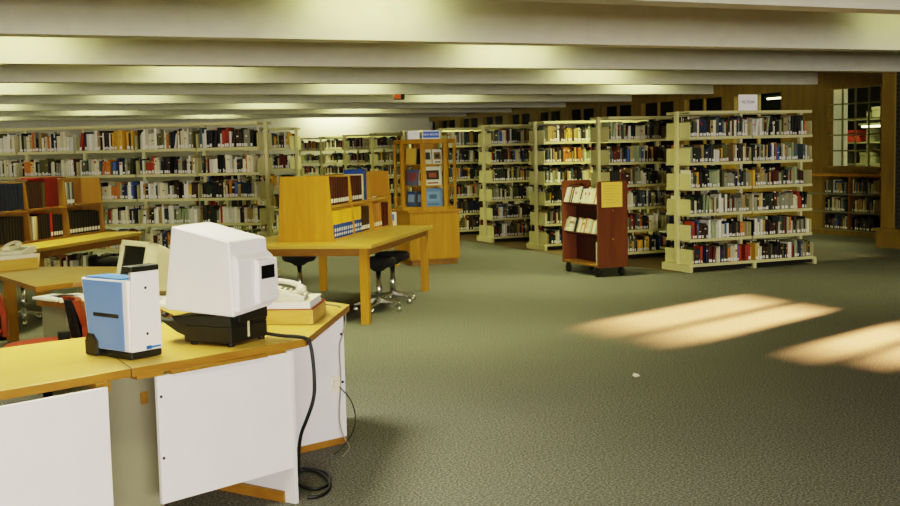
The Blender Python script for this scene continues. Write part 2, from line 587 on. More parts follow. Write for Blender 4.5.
def fill(T, x0, x1, hmax, pal, ctx=None, fillto=0.93, d=(0.15, 0.2), wr=(0.014, 0.04), hr=(0.62, 0.92), count0=0, label_p=0.85):
    x = x0 + rnd.uniform(0.0, 0.02)
    end = x0 + (x1 - x0) * fillto
    n = count0
    run = 0
    while x < end - 0.02:
        if run <= 0:
            cur = pick(pal)
            ww = rnd.uniform(*wr)
            hh = hmax * rnd.uniform(*hr)
            run = rnd.choice([1, 1, 1, 1, 1, 2, 3, 4]) if rnd.random() < 0.5 else 1
            dd = rnd.uniform(*d)
        run -= 1
        n += 1
        hh2 = hh * rnd.uniform(0.985, 1.0) if run else hmax * rnd.uniform(*hr)
        B = T @ Matrix.Translation((x, rnd.uniform(0.0, 0.018), 0))
        tilt = 0.0
        if rnd.random() < 0.05:
            tilt = rnd.uniform(0.06, 0.16)
        if tilt:
            B = B @ Matrix.Rotation(tilt, 4, 'Y')
        band = None
        if rnd.random() < 0.3:
            z = rnd.uniform(0.5, 0.8)
            band = (z, z + rnd.uniform(0.04, 0.14), shade(rnd.choice(['#efe6c0', '#c99a3c', '#1c1b14', '#b33a1e']), 1))
        SPECS.append(dict(T=B, w=ww, h=hh2, d=dd, name=cur[0], col=shade(cur[1], rnd.uniform(0.75, 1.2)), band=band, ctx=ctx, n=n, label=rnd.random() < label_p))
        x += ww + (hh2 * math.sin(tilt)) + 0.0008
        if rnd.random() < 0.012:
            x += rnd.uniform(0.03, 0.08)
    return n


# ------------------------------------------------------------------ metal book ranges
SHZ = [1.655, 1.34, 1.03, 0.715, 0.40, 0.097]
_mesh = {}


def shelf_mesh(bw, deep):
    k = ('s', bw, deep)
    if k not in _mesh:
        _mesh[k] = MB().box(0.012, bw - 0.012, -deep, -0.03, -0.012, 0).box(0.012, bw - 0.012, -deep - 0.004, -deep + 0.012, -0.03, 0.004).mesh('shelf', M['steel'])
    return _mesh[k]


def bracket_mesh(deep):
    k = ('b', deep)
    if k not in _mesh:
        h = 0.178
        _mesh[k] = MB().extrude([(0, -deep, -0.03), (0, -0.03, -0.03), (0, -0.03, h), (0, -deep + 0.012, h), (0, -deep, h - 0.012)], (0.006, 0, 0)).mesh('end_bracket', M['steel'])
    return _mesh[k]


def make_range(label, origin, rz, nb, bw, pal, tagname, group, sides=(0, 1), fillsides=(0, 1), skip_books=(), htop=1.97, individual=False):
    t = thing('bookshelf_range', label, 'bookshelf', origin, rz, group)
    L = nb * bw
    W = TR(origin, rz)
    for i in range(nb + 1):
        x = i * bw
        MB().box(x - 0.02, x + 0.02, -0.028, 0.028, 0, htop).build('upright', M['steel'], t)
        MB().extrude([(x - 0.022, -0.305, 0), (x - 0.022, 0.305, 0), (x - 0.022, 0.305, 0.075), (x - 0.022, 0.29, 0.09), (x - 0.022, -0.29, 0.09), (x - 0.022, -0.305, 0.075)], (0.044, 0, 0)).build('base_foot', M['steel'], t)
    MB().box(0.02, L - 0.02, -0.24, 0.24, htop - 0.022, htop).box(0.02, L - 0.02, -0.25, -0.235, htop - 0.035, htop).box(0.02, L - 0.02, 0.235, 0.25, htop - 0.035, htop).build('canopy_top', M['steel'], t)
    MB().box(0.02, L - 0.02, -0.27, -0.255, 0.02, 0.06).box(0.02, L - 0.02, 0.255, 0.27, 0.02, 0.06).build('kick_plate', M['black'], t)
    for side in sides:
        for si, z in enumerate(SHZ):
            deep = 0.29 if si == 5 else 0.25
            cnt = 0
            for b in range(nb):
                s = link('shelf', shelf_mesh(bw, deep), t)
                if side == 0:
                    s.location = (b * bw, 0, z)
                else:
                    s.location = ((b + 1) * bw, 0, z)
                    s.rotation_euler = (0, 0, PI)
                for xx in (0.022, bw - 0.028):
                    inner = (xx < 0.1 and (b > 0 if side == 0 else b < nb - 1)) or (xx > 0.1 and (b < nb - 1 if side == 0 else b > 0))
                    e = link('end_bracket', bracket_mesh(0.19 if inner else deep), s)
                    e.location = (xx, 0, 0)
                if side in fillsides and (si, side, b) not in skip_books:
                    gap = (htop if si == 0 else SHZ[si - 1] - 0.03) - z - 0.035
                    T = W @ Matrix.Translation(s.location) @ Matrix.Rotation(s.rotation_euler.z, 4, 'Z') @ Matrix.Translation((0, -deep + 0.025, 0.0005))
                    ctx = (tagname, si, group) if (individual and side == 0) else None
                    cnt = fill(T, 0.03, bw - 0.03, gap, pal, ctx, rnd.choice([0.9, 0.96, 0.985, 0.99, 0.99, 0.99]), count0=cnt)
    return t


RX, RY, RS = 8.16, 11.888, 1.883
ordn = ['nearest', 'second', 'third', 'fourth', 'fifth', 'sixth', 'seventh', 'eighth', 'ninth', 'tenth']
far_lab = ['nearest of the cream metal book ranges, two bays long, white sign on top', 'second cream metal book range, standing just behind the signed range',
           'third cream metal book range, its end showing behind the book cart', 'fourth cream metal book range, between the display case and the book cart',
           'fifth cream metal book range, standing directly behind the display case', 'sixth cream metal book range, topped by the display case sign',
           'seventh cream metal book range, its shelves showing over the blue binder', 'eighth cream metal book range, over the middle of the desktop bookcase',
           'ninth cream metal book range, near the bright patch of wall', 'tenth cream metal book range, furthest back by the bright wall']
for n in range(10):
    make_range(far_lab[n], (RX, RY + RS * n, 0), 0, 2, 0.955, PAL, 'nearest' if n == 0 else None, 'cream metal book ranges down the right side',
               fillsides=(0, 1) if n < 4 else (0,), individual=(n == 0))

AL = math.radians(-35)
uL = Vector((math.cos(AL), math.sin(AL), 0))
vL = Vector((-math.sin(AL), math.cos(AL), 0))
LAend = Vector((3.56, 14.1, 0))
LA_L = 5 * 0.83
make_range('long cream metal book range behind the study tables, five bays in view', LAend - uL * LA_L, AL, 5, 0.83, PAL_PALE, 'long', 'angled metal ranges behind the study tables', individual=True)
LBend = Vector((4.86, 17.35, 0))
make_range('angled metal book range glimpsed behind the end of the long range', LBend - uL * 0.83 * 2, AL, 2, 0.83, PAL, None, 'angled metal ranges behind the study tables')

# low built-in bookcase under the window
lb = thing('low_bookcase', 'low built-in timber bookcase under the gridded window, three shelves', 'bookcase', (XR, 0, 0))
MB().box(-0.06, 0.32, 13.9, 15.95, 0.985, 1.03).build('top_board', M['oak'], lb)
MB().box(-0.04, 0.3, 13.94, 15.95, 0, 0.085).build('plinth', M['oak_window'], lb)
for yy in (13.95, 14.74, 15.55, 15.92):
    MB().box(0.0, 0.3, yy - 0.015, yy + 0.015, 0.085, 0.985).build('divider', M['oak_dark'], lb)
for zi, z in enumerate((0.10, 0.40, 0.70)):
    MB().box(-0.01, 0.3, 13.94, 15.95, z - 0.025, z).build('shelf', M['grey_box'], lb)
    for a, b in ((13.965, 14.725), (14.755, 15.535)):
        T = Matrix.Translation((XR + 0.03, b, z + 0.001)) @ Matrix.Rotation(-PI / 2, 4, 'Z')
        fill(T, 0.0, b - a, 0.27, PAL, None, rnd.choice([0.7, 0.85, 0.95]), d=(0.14, 0.18))

# ------------------------------------------------------------------ study tables with desktop bookcases
BA = math.radians(-34.7)


def make_table(label, corner, group):
    """corner: the near edge end of the aisle side; local x across, y along"""
    w_, l_ = 1.36, 2.6
    t = thing('study_table', label, 'table', corner, BA, group)
    MB().box(-w_, 0, 0, l_, 0.695, 0.73).build('tabletop', M['laminate'], t, 0.004)
    a = MB()
    a.box(-w_ + 0.06, -0.06, 0.055, 0.08, 0.625, 0.695).box(-w_ + 0.06, -0.06, l_ - 0.08, l_ - 0.055, 0.625, 0.695)
    a.box(-w_ + 0.055, -w_ + 0.08, 0.06, l_ - 0.06, 0.625, 0.695).box(-0.08, -0.055, 0.06, l_ - 0.06, 0.625, 0.695)
    a.build('apron', M['laminate_edge'], t)
    for x in (-w_ + 0.05, -0.05 - 0.078):
        for y in (0.04, l_ - 0.12):
            MB().box(x, x + 0.078, y, y + 0.078, 0, 0.695).build('leg', M['oak'], t, 0.004)
    return t


cornA = Vector((3.35, 9.62, 0))
u6 = Vector((math.cos(BA), math.sin(BA), 0))
v6 = Vector((-math.sin(BA), math.cos(BA), 0))
tabA = make_table('yellow oak study table with stools, carrying the plain-ended desktop bookcase', cornA, 'study tables with desktop bookcases')
cornB = Vector((1.95, 13.19, 0)) - v6 * 2.76 + u6 * 0.01
tabB = dup(tabA, cornB, BA, 'yellow oak study table along the long range, carrying the red folder bookcase', 'study tables with desktop bookcases')


def make_case(label, origin, group, wd_='oak', wf_='oak_flat'):
    """double-sided sloping desktop bookcase: local y along (0..2.0), +x faces the aisle"""
    t = thing('desktop_bookcase', label, 'bookcase', origin, BA, group)
    H, b0, b1 = 0.615, 0.275, 0.235
    for y in (0.0, 2.22 - 0.022):
        MB().extrude([(-b0, y, 0), (b0, y, 0), (b1, y, H), (-b1, y, H)], (0, 0.022, 0)).build('end_panel', M[wd_], t, 0.002)
    for y in (0.73, 1.463):
        MB().extrude([(-b0 + 0.01, y, 0.02), (b0 - 0.01, y, 0.02), (b1 - 0.01, y, H - 0.01), (-b1 + 0.01, y, H - 0.01)], (0, 0.02, 0)).build('divider', M[wd_], t)
    MB().box(-0.01, 0.01, 0.022, 2.198, 0.02, H - 0.005).build('back_panel', M[wd_], t)
    MB().box(-b0 + 0.005, b0 - 0.005, 0.022, 2.198, 0, 0.02).build('bottom_board', M[wf_], t)
    MB().box(-0.25, 0.25, 0.022, 2.198, 0.315, 0.335).build('middle_shelf', M[wf_], t)
    return t


oA = cornA - u6 * 0.725 + v6 * 0.34
oA.z = 0.7305
caseA = make_case('desktop bookcase with wide plain oak end, holding yellow and brown encyclopedias', oA, 'sloping desktop bookcases')
oB = cornB + v6 * 0.34 - u6 * 0.72
oB.z = 0.7305
caseB = make_case('desktop bookcase holding red folders, in front of the long range', oB, 'sloping desktop bookcases', 'oak_shaded', 'oak_shaded')


def single_book(T, w, h, d, col, label_text, group, cat='book', name='book', label=True, two=None, binder=False, tilt=0.0):
    """a book with cover, page block and spine label as parts; T: spine toward -y, +x along the shelf"""
    global n_books
    n_books += 1
    root = thing(name, label_text, cat, (0, 0, 0), 0, group)
    root.matrix_world = T @ Matrix.Rotation(tilt, 4, 'Y')
    I = Matrix.Identity(4)
    t = min(0.0035, w * 0.14)
    bul = min(0.008, w * 0.2)
    c = MB()
    prof = [(0, bul), (w * 0.2, bul * 0.2), (w * 0.8, bul * 0.2), (w, bul), (w, d), (w - t, d), (w - t, bul + t), (t, bul + t), (t, d), (0, d)]
    if two:
        c.prism(prof, 0, h * two[0], lin(two[1]))
        c.prism(prof, h * two[0], h, col)
        for zz, hh in ((0.08, 0.09), (0.24, 0.12)):
            c.box(w * 0.2, w * 0.8, bul * 0.2 - 0.0012, bul * 0.2 + 0.001, zz * h, (zz + hh) * h, lin('#dfe2e6'))
    else:
        c.prism(prof, 0, h, col)
    c.build('cover', M['book'], root)
    MB().box(t, w - t, bul + t, d - 0.005, 0.003, h - 0.005, PAGES).build('page_block', M['book'], root)
    if label:
        MB().box(w * 0.14, w * 0.86, bul * 0.2 - 0.0014, bul * 0.2 + 0.001, 0.02, 0.058, LABELC).build('spine_label', M['book'], root)
    return root


def case_T(origin, y, z, inset):
    """position in a desktop bookcase: spine faces +x local, shelf runs along +y local"""
    W = TR(origin, BA)
    return W @ Matrix.Translation((inset, y, z)) @ Matrix.Rotation(PI / 2, 4, 'Z')


def run_books(origin, y0, y1, z, face, seq):
    """seq: list of (w,h,d,colour name,hex,label text,group,kw)"""
    y = y0
    for (w, h, d, hexc, text, grp, kw) in seq:
        if y + w > y1 + 0.002:
            break
        single_book(case_T(origin, y, z, face - rnd.uniform(0, 0.006)), w, h, d, shade(hexc, rnd.uniform(0.88, 1.1)), text, grp, **kw)
        y += w + 0.0015
        if kw.get('tilt'):
            y += h * math.sin(kw['tilt']) * 0.5


UP, LO = 0.3365, 0.0215
FU, FL = 0.228, 0.254
enc = 'dark brown encyclopedia volumes on the study table'
yel = 'yellow and blue volumes on the study table'
run_books(oA, 0.03, 0.725, UP, FU, [(0.0735, 0.256, 0.2, '#46210e', 'dark brown encyclopedia, %s from the plain end, upper shelf of desktop bookcase' % ordinal(i + 1), enc, {}) for i in range(9)])
seq = [(0.07, 0.256, 0.2, '#46210e', 'dark brown encyclopedia, %s past the first divider, upper shelf of desktop bookcase' % ordinal(i + 1), enc, {}) for i in range(6)]
seq += [(0.06, 0.268, 0.2, '#e0d3a0', 'cream volume between dark encyclopedias and the tall blue binder', 'odd volumes on the study table', {'label': False}),
        (0.13, 0.315, 0.21, '#2a4d92', 'tall blue binder rising above the desktop bookcase', 'odd volumes on the study table', {'label': False, 'name': 'ring_binder', 'cat': 'binder'})]
run_books(oA, 0.754, 1.46, UP, FU, seq)
run_books(oA, 0.03, 0.728, LO, FL, [(0.068, 0.262, 0.2, '#eab52a', 'yellow-topped blue volume, %s from the plain end, lower shelf' % ordinal(i + 1), yel, {'two': (0.5, '#26468a'), 'label': False}) for i in range(10)])
seq = [(0.068, 0.262, 0.2, '#eab52a', 'yellow-topped blue volume, %s past the first divider, lower shelf' % ordinal(i + 1), yel, {'two': (0.5, '#26468a'), 'label': False}) for i in range(4)]
seq += [(0.05, 0.25, 0.2, '#3c2a12', 'brown labelled volume, %s after the yellow-topped volumes' % ordinal(i + 1), 'odd volumes on the study table', {}) for i in range(6)]
run_books(oA, 0.754, 1.46, LO, FL, seq)
seq = [(0.085, 0.262, 0.2, '#b87a2c', 'tan labelled file box, %s in the last lower bay of desktop bookcase' % ordinal(i + 1), 'file boxes on the study table', {'name': 'file_box', 'cat': 'file box'}) for i in range(4)]
seq += [(0.07, 0.25, 0.2, '#4a1209', 'dark red volume, %s after the tan file boxes' % ordinal(i + 1), 'odd volumes on the study table', {'label': False}) for i in range(4)]
run_books(oA, 1.487, 2.19, LO, FL, seq)
pf = thing('paper_slip', 'small cream card lying in the empty upper bay of the desktop bookcase', 'card', (0, 0, 0))
pf.matrix_world = TR(oA, BA) @ Matrix.Translation((0.1, 1.6, UP))
MB().box(0, 0.1, 0, 0.2, 0, 0.012).build('card_face', M['paper'], pf)

# bookcase with the red folders
refs = 'reference volumes in front of the long range'
run_books(oB, 0.03, 0.725, UP, FU, [(0.067, 0.262, 0.2, '#1f2536', 'navy volume, %s in the first upper bay, bookcase before the long range' % ordinal(i + 1), refs, {'label': False}) for i in range(10)])
seq = [(0.05, 0.255, 0.2, '#35200f', 'dark brown volume, %s in the middle upper bay beside the red binder' % ordinal(i + 1), refs, {'label': False}) for i in range(6)]
seq += [(0.04, 0.262, 0.2, '#4b5028', 'olive volume touching the wide red binder', refs, {'label': False}),
        (0.25, 0.29, 0.2, '#6f1c0a', 'wide red box binder standing in the middle upper bay', refs, {'label': False, 'name': 'ring_binder', 'cat': 'binder'})]
run_books(oB, 0.754, 1.46, UP, FU, seq)
seq = [(0.035, 0.24, 0.2, h_, '%s volume, %s from the red binder in the end bay' % (c_, ordinal(i + 1)), refs, {}) for i, (c_, h_) in enumerate([('white', '#dcd9c6'), ('grey', '#85876f'), ('slate', '#52585a'), ('pale grey', '#a5a590'), ('dark grey', '#3c3f35')])]
run_books(oB, 1.487, 2.19, UP, FU, seq)
seq = [(0.05, 0.25, 0.2, '#7b7b4a' if i == 0 else '#191812', '%s volume, %s in the first lower bay, bookcase before the long range' % ('olive' if i == 0 else 'black', ordinal(i + 1)), refs, {'label': False}) for i in range(12)]
run_books(oB, 0.03, 0.725, LO, FL, seq)
seq = [(0.03, 0.235, 0.2, h_, '%s thin volume leaning in the middle lower bay' % c_, refs, {'label': False, 'tilt': 0.0}) for c_, h_ in (('slate', '#6b7468'), ('white', '#e2e0cf'), ('cream', '#cdc79c'), ('tan', '#a98540'))]
seq += [(0.045, 0.25, 0.2, '#1d170e', 'black volume, %s after the thin leaning books' % ordinal(i + 1), refs, {'label': False}) for i in range(5)]
seq += [(0.05, 0.255, 0.2, '#b23417', 'bright red volume among black ones, middle lower bay', refs, {})]
seq += [(0.045, 0.23, 0.2, '#16150f', 'black labelled volume, %s past the bright red one' % ordinal(i + 1), refs, {}) for i in range(4)]
run_books(oB, 0.77, 1.46, LO, FL, seq)
run_books(oB, 1.487, 2.19, LO, FL, [(0.058, rnd.uniform(0.22, 0.25), 0.2, '#181810', 'black labelled volume, %s in the end lower bay below the wooden back' % ordinal(i + 1), refs, {}) for i in range(11)])
rf = thing('paper_folder', 'red folder lying flat across the tops of the dark brown volumes', 'folder', (0, 0, 0))
rf.matrix_world = TR(oB, BA) @ Matrix.Translation((0.0, 0.9, UP + 0.291)) @ Matrix.Rotation(0.0, 4, 'X')
MB().box(0.02, 0.225, 0, 0.62, 0, 0.008).box(0.02, 0.225, 0.1, 0.55, 0.008, 0.016).build('folder_cover', plain('red_card', '#74200a', 0.6), rf)

# ------------------------------------------------------------------ book cart
CA = math.radians(-2)
cart = thing('book_cart', 'dark red wooden book cart on black casters beside the metal ranges', 'cart', (7.17, 12.22, 0), CA)
hw, hl = 0.205, 0.47


def end_ring(y):
    r = 0.03
    pts = [(-hw, y, 0.115), (hw, y, 0.115)]
    pts += [(hw - r + r * math.cos(a), y, 1.15 - r + r * math.sin(a)) for a in (0, PI / 6, PI / 3, PI / 2)]
    pts += [(-hw + r - r * math.sin(a), y, 1.15 - r + r * math.cos(a)) for a in (0, PI / 6, PI / 3, PI / 2)]
    return pts


for y in (-hl, hl - 0.025):
    MB().extrude(end_ring(y), (0, 0.025, 0)).build('end_panel', M['cart'], cart, 0.003)
MB().box(-hw + 0.005, hw - 0.005, -hl + 0.025, hl - 0.025, 0.125, 0.15).build('bottom_shelf', M['oak_dark'], cart)
MB().box(-0.012, 0.012, -hl + 0.025, hl - 0.025, 0.15, 0.98).build('centre_board', M['cart_dark'], cart)
TILT = math.radians(16)
for z in (0.505, 0.865):
    for s in (-1, 1):
        sb = MB()
        x1, x0 = s * 0.195, s * 0.014
        dz = 0.18 * math.tan(TILT)
        sb.extrude([(x1, -hl + 0.025, z), (x0, -hl + 0.025, z - dz), (x0, -hl + 0.025, z - dz + 0.016), (x1, -hl + 0.025, z + 0.016)], (0, 2 * hl - 0.05, 0))
        sb.build('sloped_shelf', M['cart_dark'], cart)
MB().tube([(-0.1, hl - 0.03, 1.08), (-0.06, hl - 0.06, 1.1), (0.06, hl - 0.06, 1.1), (0.1, hl - 0.03, 1.08)], 0.008).build('handle', M['black'], cart)
for x in (-0.16, 0.16):
    for y in (-hl + 0.09, hl - 0.09):
        cst = MB().box(x - 0.025, x + 0.025, y - 0.02, y + 0.02, 0.10, 0.125).box(x - 0.024, x - 0.018, y - 0.018, y + 0.018, 0.04, 0.1).box(x + 0.018, x + 0.024, y - 0.018, y + 0.018, 0.04, 0.1).build('caster', M['black'], cart)
        MB().lathe([(0.03, -0.018), (0.056, -0.016), (0.056, 0.016), (0.03, 0.018)], 16, T=Matrix.Translation((x, y, 0.056)) @ Matrix.Rotation(PI / 2, 4, 'Y')).build('wheel', M['black'], cst)
WC = TR((7.17, 12.22, 0), CA)
CP = [('white', '#ece8d6', 9), ('cream', '#dcd2a8', 6), ('pale grey', '#bab8a2', 3), ('navy', '#273352', 2), ('orange', '#cf7a3c', 1.2), ('tan', '#bfa468', 2), ('black', '#1d1c15', 1)]
for lvl, (z, txt) in enumerate(((0.865, 'upper'), (0.505, 'lower'))):
    y = hl - 0.03
    i = 0
    while y > -hl + 0.075:
        i += 1
        cname, hx, _ = pick(CP)
        w_ = rnd.uniform(0.022, 0.044)
        h_ = rnd.uniform(0.17, 0.205) if lvl == 0 else rnd.uniform(0.15, 0.185)
        y -= w_ + 0.0015
        # spine to -x, running along -y
        T = WC @ Matrix.Translation((-0.195, y + w_, z + 0.017)) @ Matrix.Rotation(TILT, 4, 'Y') @ Matrix.Translation((0.0, 0, 0.0)) @ Matrix.Rotation(-PI / 2, 4, 'Z')
        mb = MB()
        rb = rnd.random()
        add_book(mb, Matrix.Identity(4), w_, h_, 0.15, shade(hx, rnd.uniform(0.9, 1.08)), label=rb < 0.3, band=(0.55, 0.75, shade(rnd.choice(['#b33a1e', '#3a4a78', '#8b8a6b']), 1)) if rb > 0.75 else None)
        o = mb.build('book', M['book'])
        o.matrix_world = T
        tag(o, '%s book, %s from the far end on the %s shelf of the book cart' % (cname, ordinal(i), txt), 'book', 'books on the book cart')
        n_books += 1
mb = MB()
add_book(mb, Matrix.Identity(4), 0.05, 0.27, 0.17, lin('#e9e3c4'), label=False)
o = mb.build('book', M['book'])
o.matrix_world = WC @ Matrix.Translation((-0.19, -hl + 0.09, 0.151)) @ Matrix.Rotation(-PI / 2, 4, 'Z')
tag(o, 'lone cream book standing on the bottom shelf of the book cart', 'book', 'books on the book cart')
n_books += 1
nt_ = thing('notice_sheet', 'yellow notice sheet fixed on the end panel of the book cart', 'notice', (0, 0, 0))
nt_.matrix_world = WC @ Matrix.Translation((-0.01, -hl - 0.001, 0.86))
MB().box(-0.14, 0.14, -0.003, 0.0, -0.02, 0.28).build('sheet', M['paper_yellow'], nt_)
q = MB()
for k in range(7):
    q.box(-0.11, 0.11 - 0.05 * (k % 3), -0.0038, -0.003, 0.235 - 0.033 * k, 0.238 - 0.033 * k)
q.build('writing', plain('faint_ink', '#b98f2e', 0.8, noise=0), nt_)
for k, z in enumerate((0.8, 0.455)):
    MB().lathe([(0.008, 0), (0.008, 0.004), (0.004, 0.006)], 10, T=Matrix.Translation((0.0, -hl, z)) @ Matrix.Rotation(PI / 2, 4, 'X')).build('screw_cap', M['oak'], cart)

# ------------------------------------------------------------------ octagonal display case
DA = math.radians(-2.5)
DC = Vector((5.96, 14.76, 0))
case = thing('display_case', 'eight-sided oak display case on a square oak cabinet, blue sign on top', 'display case', DC, DA)
MB().box(-0.33, 0.33, -0.33, 0.33, 0, 0.07).build('plinth', M['oak_dark'], case)
MB().box(-0.36, 0.36, -0.36, 0.36, 0.07, 0.73).build('cabinet_body', M['oak'], case, 0.003)
dr = MB().box(-0.33, 0.345, -0.374, -0.3605, 0.085, 0.7).build('cabinet_door', M['oak'], case, 0.003)
MB().lathe([(0.012, 0), (0.014, 0.015), (0.006, 0.025)], 12, T=Matrix.Translation((-0.28, -0.374, 0.45)) @ Matrix.Rotation(PI / 2, 4, 'X')).build('door_knob', M['black'], dr)
MB().box(-0.4, 0.4, -0.4, 0.4, 0.73, 0.755).build('cabinet_top', M['oak'], case, 0.004)
ap = 0.4
Rc = ap / math.cos(PI / 8)
octa = [(Rc * math.cos(PI / 8 + k * PI / 4), Rc * math.sin(PI / 8 + k * PI / 4)) for k in range(8)]
MB().prism(octa, 1.66, 1.72).build('case_top', M['oak'], case, 0.004)
MB().prism([(x * 0.99, y * 0.99) for x, y in octa], 0.755, 0.80).build('case_floor', M['oak'], case)
for z in (1.07, 1.36):
    MB().prism([(x * 0.95, y * 0.95) for x, y in octa], z, z + 0.02).build('case_shelf', M['oak'], case)
MB().prism([(x * 0.42, y * 0.42) for x, y in octa], 0.8, 1.66).build('case_core', M['oak'], case)
for k in range(8):
    a = PI / 8 + k * PI / 4
    T = Matrix.Rotation(a, 4, 'Z')
    MB().extrude([T @ Vector(p) for p in ((Rc - 0.04, -0.028, 0.8), (Rc - 0.006, -0.036, 0.8), (Rc + 0.004, 0, 0.8), (Rc - 0.006, 0.036, 0.8), (Rc - 0.04, 0.028, 0.8))], (0, 0, 0.86)).build('corner_post', M['oak'], case)
    fa = k * PI / 4
    T = Matrix.Rotation(fa, 4, 'Z')
    MB().box(ap - 0.02, ap - 0.015, -0.15, 0.15, 0.8, 1.66, T=T).build('glass_pane', M['glass'], case)
WD = TR(DC, DA)


def display_book(face_deg, s, z, w_, h_, hexes, label, lean=0.22):
    """book propped face-out behind a pane: face normal angle, sideways offset, base height"""
    global n_books
    n_books += 1
    T = WD @ Matrix.Rotation(math.radians(face_deg), 4, 'Z') @ Matrix.Translation((ap - 0.075, s, z)) @ Matrix.Rotation(-lean, 4, 'Y')
    r = thing('display_book', label, 'book', (0, 0, 0), 0, 'books shown in the display case')
    r.matrix_world = T
    mb = MB().box(-0.02, -0.016, -w_ / 2, w_ / 2, 0, h_, lin(hexes[0])).box(-0.004, 0, -w_ / 2, w_ / 2, 0, h_, lin(hexes[0])).box(-0.02, 0, -w_ / 2 - 0.002, -w_ / 2 + 0.002, 0, h_, lin(hexes[0]))
    if len(hexes) > 1:
        mb.box(0, 0.0006, -w_ * 0.36, w_ * 0.36, h_ * 0.3, h_ * 0.8, lin(hexes[1]))
    if len(hexes) > 2:
        mb.box(0.0006, 0.0012, -w_ * 0.2, w_ * 0.2, h_ * 0.42, h_ * 0.66, lin(hexes[2]))
        mb.box(0.0, 0.0012, -w_ * 0.3, w_ * 0.3, h_ * 0.08, h_ * 0.16, lin(hexes[2]))
    mb.build('cover', M['book'], r)
    MB().box(-0.016, -0.004, -w_ / 2 + 0.002, w_ / 2 - 0.003, 0.003, h_ - 0.003, PAGES).build('page_block', M['book'], r)


F0, FLd, FRd = -90, -135, -45
z1, z2, z3 = 1.381, 1.091, 0.801
display_book(F0, -0.075, z1, 0.13, 0.2, ('#e6dfba', '#2f3b3c'), 'cream book with dark round emblem on the top shelf of the display case', 0.15)
display_book(F0, 0.075, z1, 0.14, 0.2, ('#efe9cf', '#8a6a2a', '#3a2c14'), 'white book with brown picture on the top shelf of the display case', 0.15)
display_book(F0, 0.0, z2, 0.26, 0.255, ('#e9e4cc', '#3c2a14', '#a0481c'), 'large book with dark orange picture, middle shelf of the display case', 0.1)
display_book(F0, 0.0, z3, 0.27, 0.25, ('#6f93bd', '#7fa3cb', '#4a668c'), 'large pale blue book on the lowest shelf of the display case', 0.1)
display_book(FLd, -0.06, z1, 0.15, 0.22, ('#e2b640',), 'yellow book on the top shelf of the display case', 0.12)
display_book(FLd, 0.085, z1, 0.1, 0.21, ('#23241c',), 'black book beside the yellow one in the display case', 0.12)
display_book(FLd, -0.04, z2, 0.17, 0.22, ('#5d6480', '#8b4a4a'), 'grey book with reddish picture on the middle shelf of the display case', 0.12)
display_book(FLd, 0.1, z2, 0.09, 0.22, ('#e8e2cf', '#b33a1e'), 'white book with red mark on the middle shelf of the display case', 0.12)
display_book(FLd, -0.07, z3, 0.13, 0.21, ('#39527c', '#8ba2bd'), 'first dark blue book on the lowest shelf of the display case', 0.12)
display_book(FLd, 0.08, z3, 0.13, 0.21, ('#33496e', '#8ba2bd'), 'second dark blue book, closer to the corner post, display case', 0.12)
display_book(FRd, -0.03, z1, 0.14, 0.22, ('#4a4a34', '#cfc79a'), 'olive book behind the narrow side pane, top shelf of display case', 0.12)
display_book(FRd, -0.02, z2, 0.16, 0.22, ('#e3dcb4', '#8a8a60'), 'cream book behind the narrow side pane, middle shelf of display case', 0.2)
display_book(FRd, -0.02, z3, 0.12, 0.22, ('#d9d0a0',), 'cream book behind the narrow side pane, lowest shelf of display case', 0.2)

FONT = None


def lettering(text, size, mat, parent, loc, rot, ext=0.0008):
    cu = bpy.data.curves.new('lettering', 'FONT')
    cu.body = text
    cu.size = size
    cu.align_x = 'CENTER'
    cu.align_y = 'CENTER'
    cu.extrude = ext
    cu.materials.append(mat)
    tmp = bpy.data.objects.new('lettering_curve', cu)
    C.objects.link(tmp)
    bpy.context.view_layer.update()
    me = bpy.data.meshes.new_from_object(tmp.evaluated_get(bpy.context.evaluated_depsgraph_get()))
    bpy.data.objects.remove(tmp)
    o = bpy.data.objects.new('lettering', me)
    C.objects.link(o)
    o.parent = parent
    o.location = loc
    o.rotation_euler = rot
    return o


sg = thing('case_sign', 'small blue sign in a white frame on the display case', 'sign', DC + Vector((0.03, -0.18, 1.7205)), DA)
MB().box(-0.13, 0.13, -0.006, 0.006, 0, 0.12).box(-0.1, 0.1, -0.03, 0.03, 0, 0.006).build('sign_frame', M['sign_white'], sg, 0.002)
MB().box(-0.118, 0.118, -0.009, -0.006, 0.018, 0.104).build('sign_face', M['sign_blue'], sg)
lettering('NEW BOOKS', 0.04, M['sign_white'], sg, (0, -0.0095, 0.061), (PI / 2, 0, 0))
wb = thing('white_box', 'small white box beside the blue sign on the display case', 'box', DC + Vector((-0.22, -0.12, 1.7205)), DA)
MB().box(-0.08, 0.09, -0.04, 0.04, 0, 0.1).build('box_body', M['sign_white'], wb, 0.003)
MB().box(-0.083, 0.093, -0.043, 0.043, 0.1, 0.115).build('box_lid', M['sign_white'], wb, 0.003)
lr = thing('leaflet_holder', 'white leaflet holder with a blue heading beside the oak display cabinet', 'leaflet holder', (5.36, 14.62, 0), math.radians(-20))
MB().box(-0.1, 0.1, -0.012, 0.012, 0.35, 0.74).build('holder_panel', M['cream_plastic'], lr)
MB().box(-0.012, 0.012, -0.01, 0.03, 0.02, 0.36).box(-0.12, 0.12, -0.1, 0.12, 0, 0.02).build('stand', M['oak'], lr)
MB().box(-0.06, 0.07, -0.016, -0.0125, 0.62, 0.71).build('heading', M['sign_blue'], lr)
MB().box(-0.08, 0.0, -0.035, -0.0125, 0.37, 0.58).build('leaflet', M['paper'], lr)

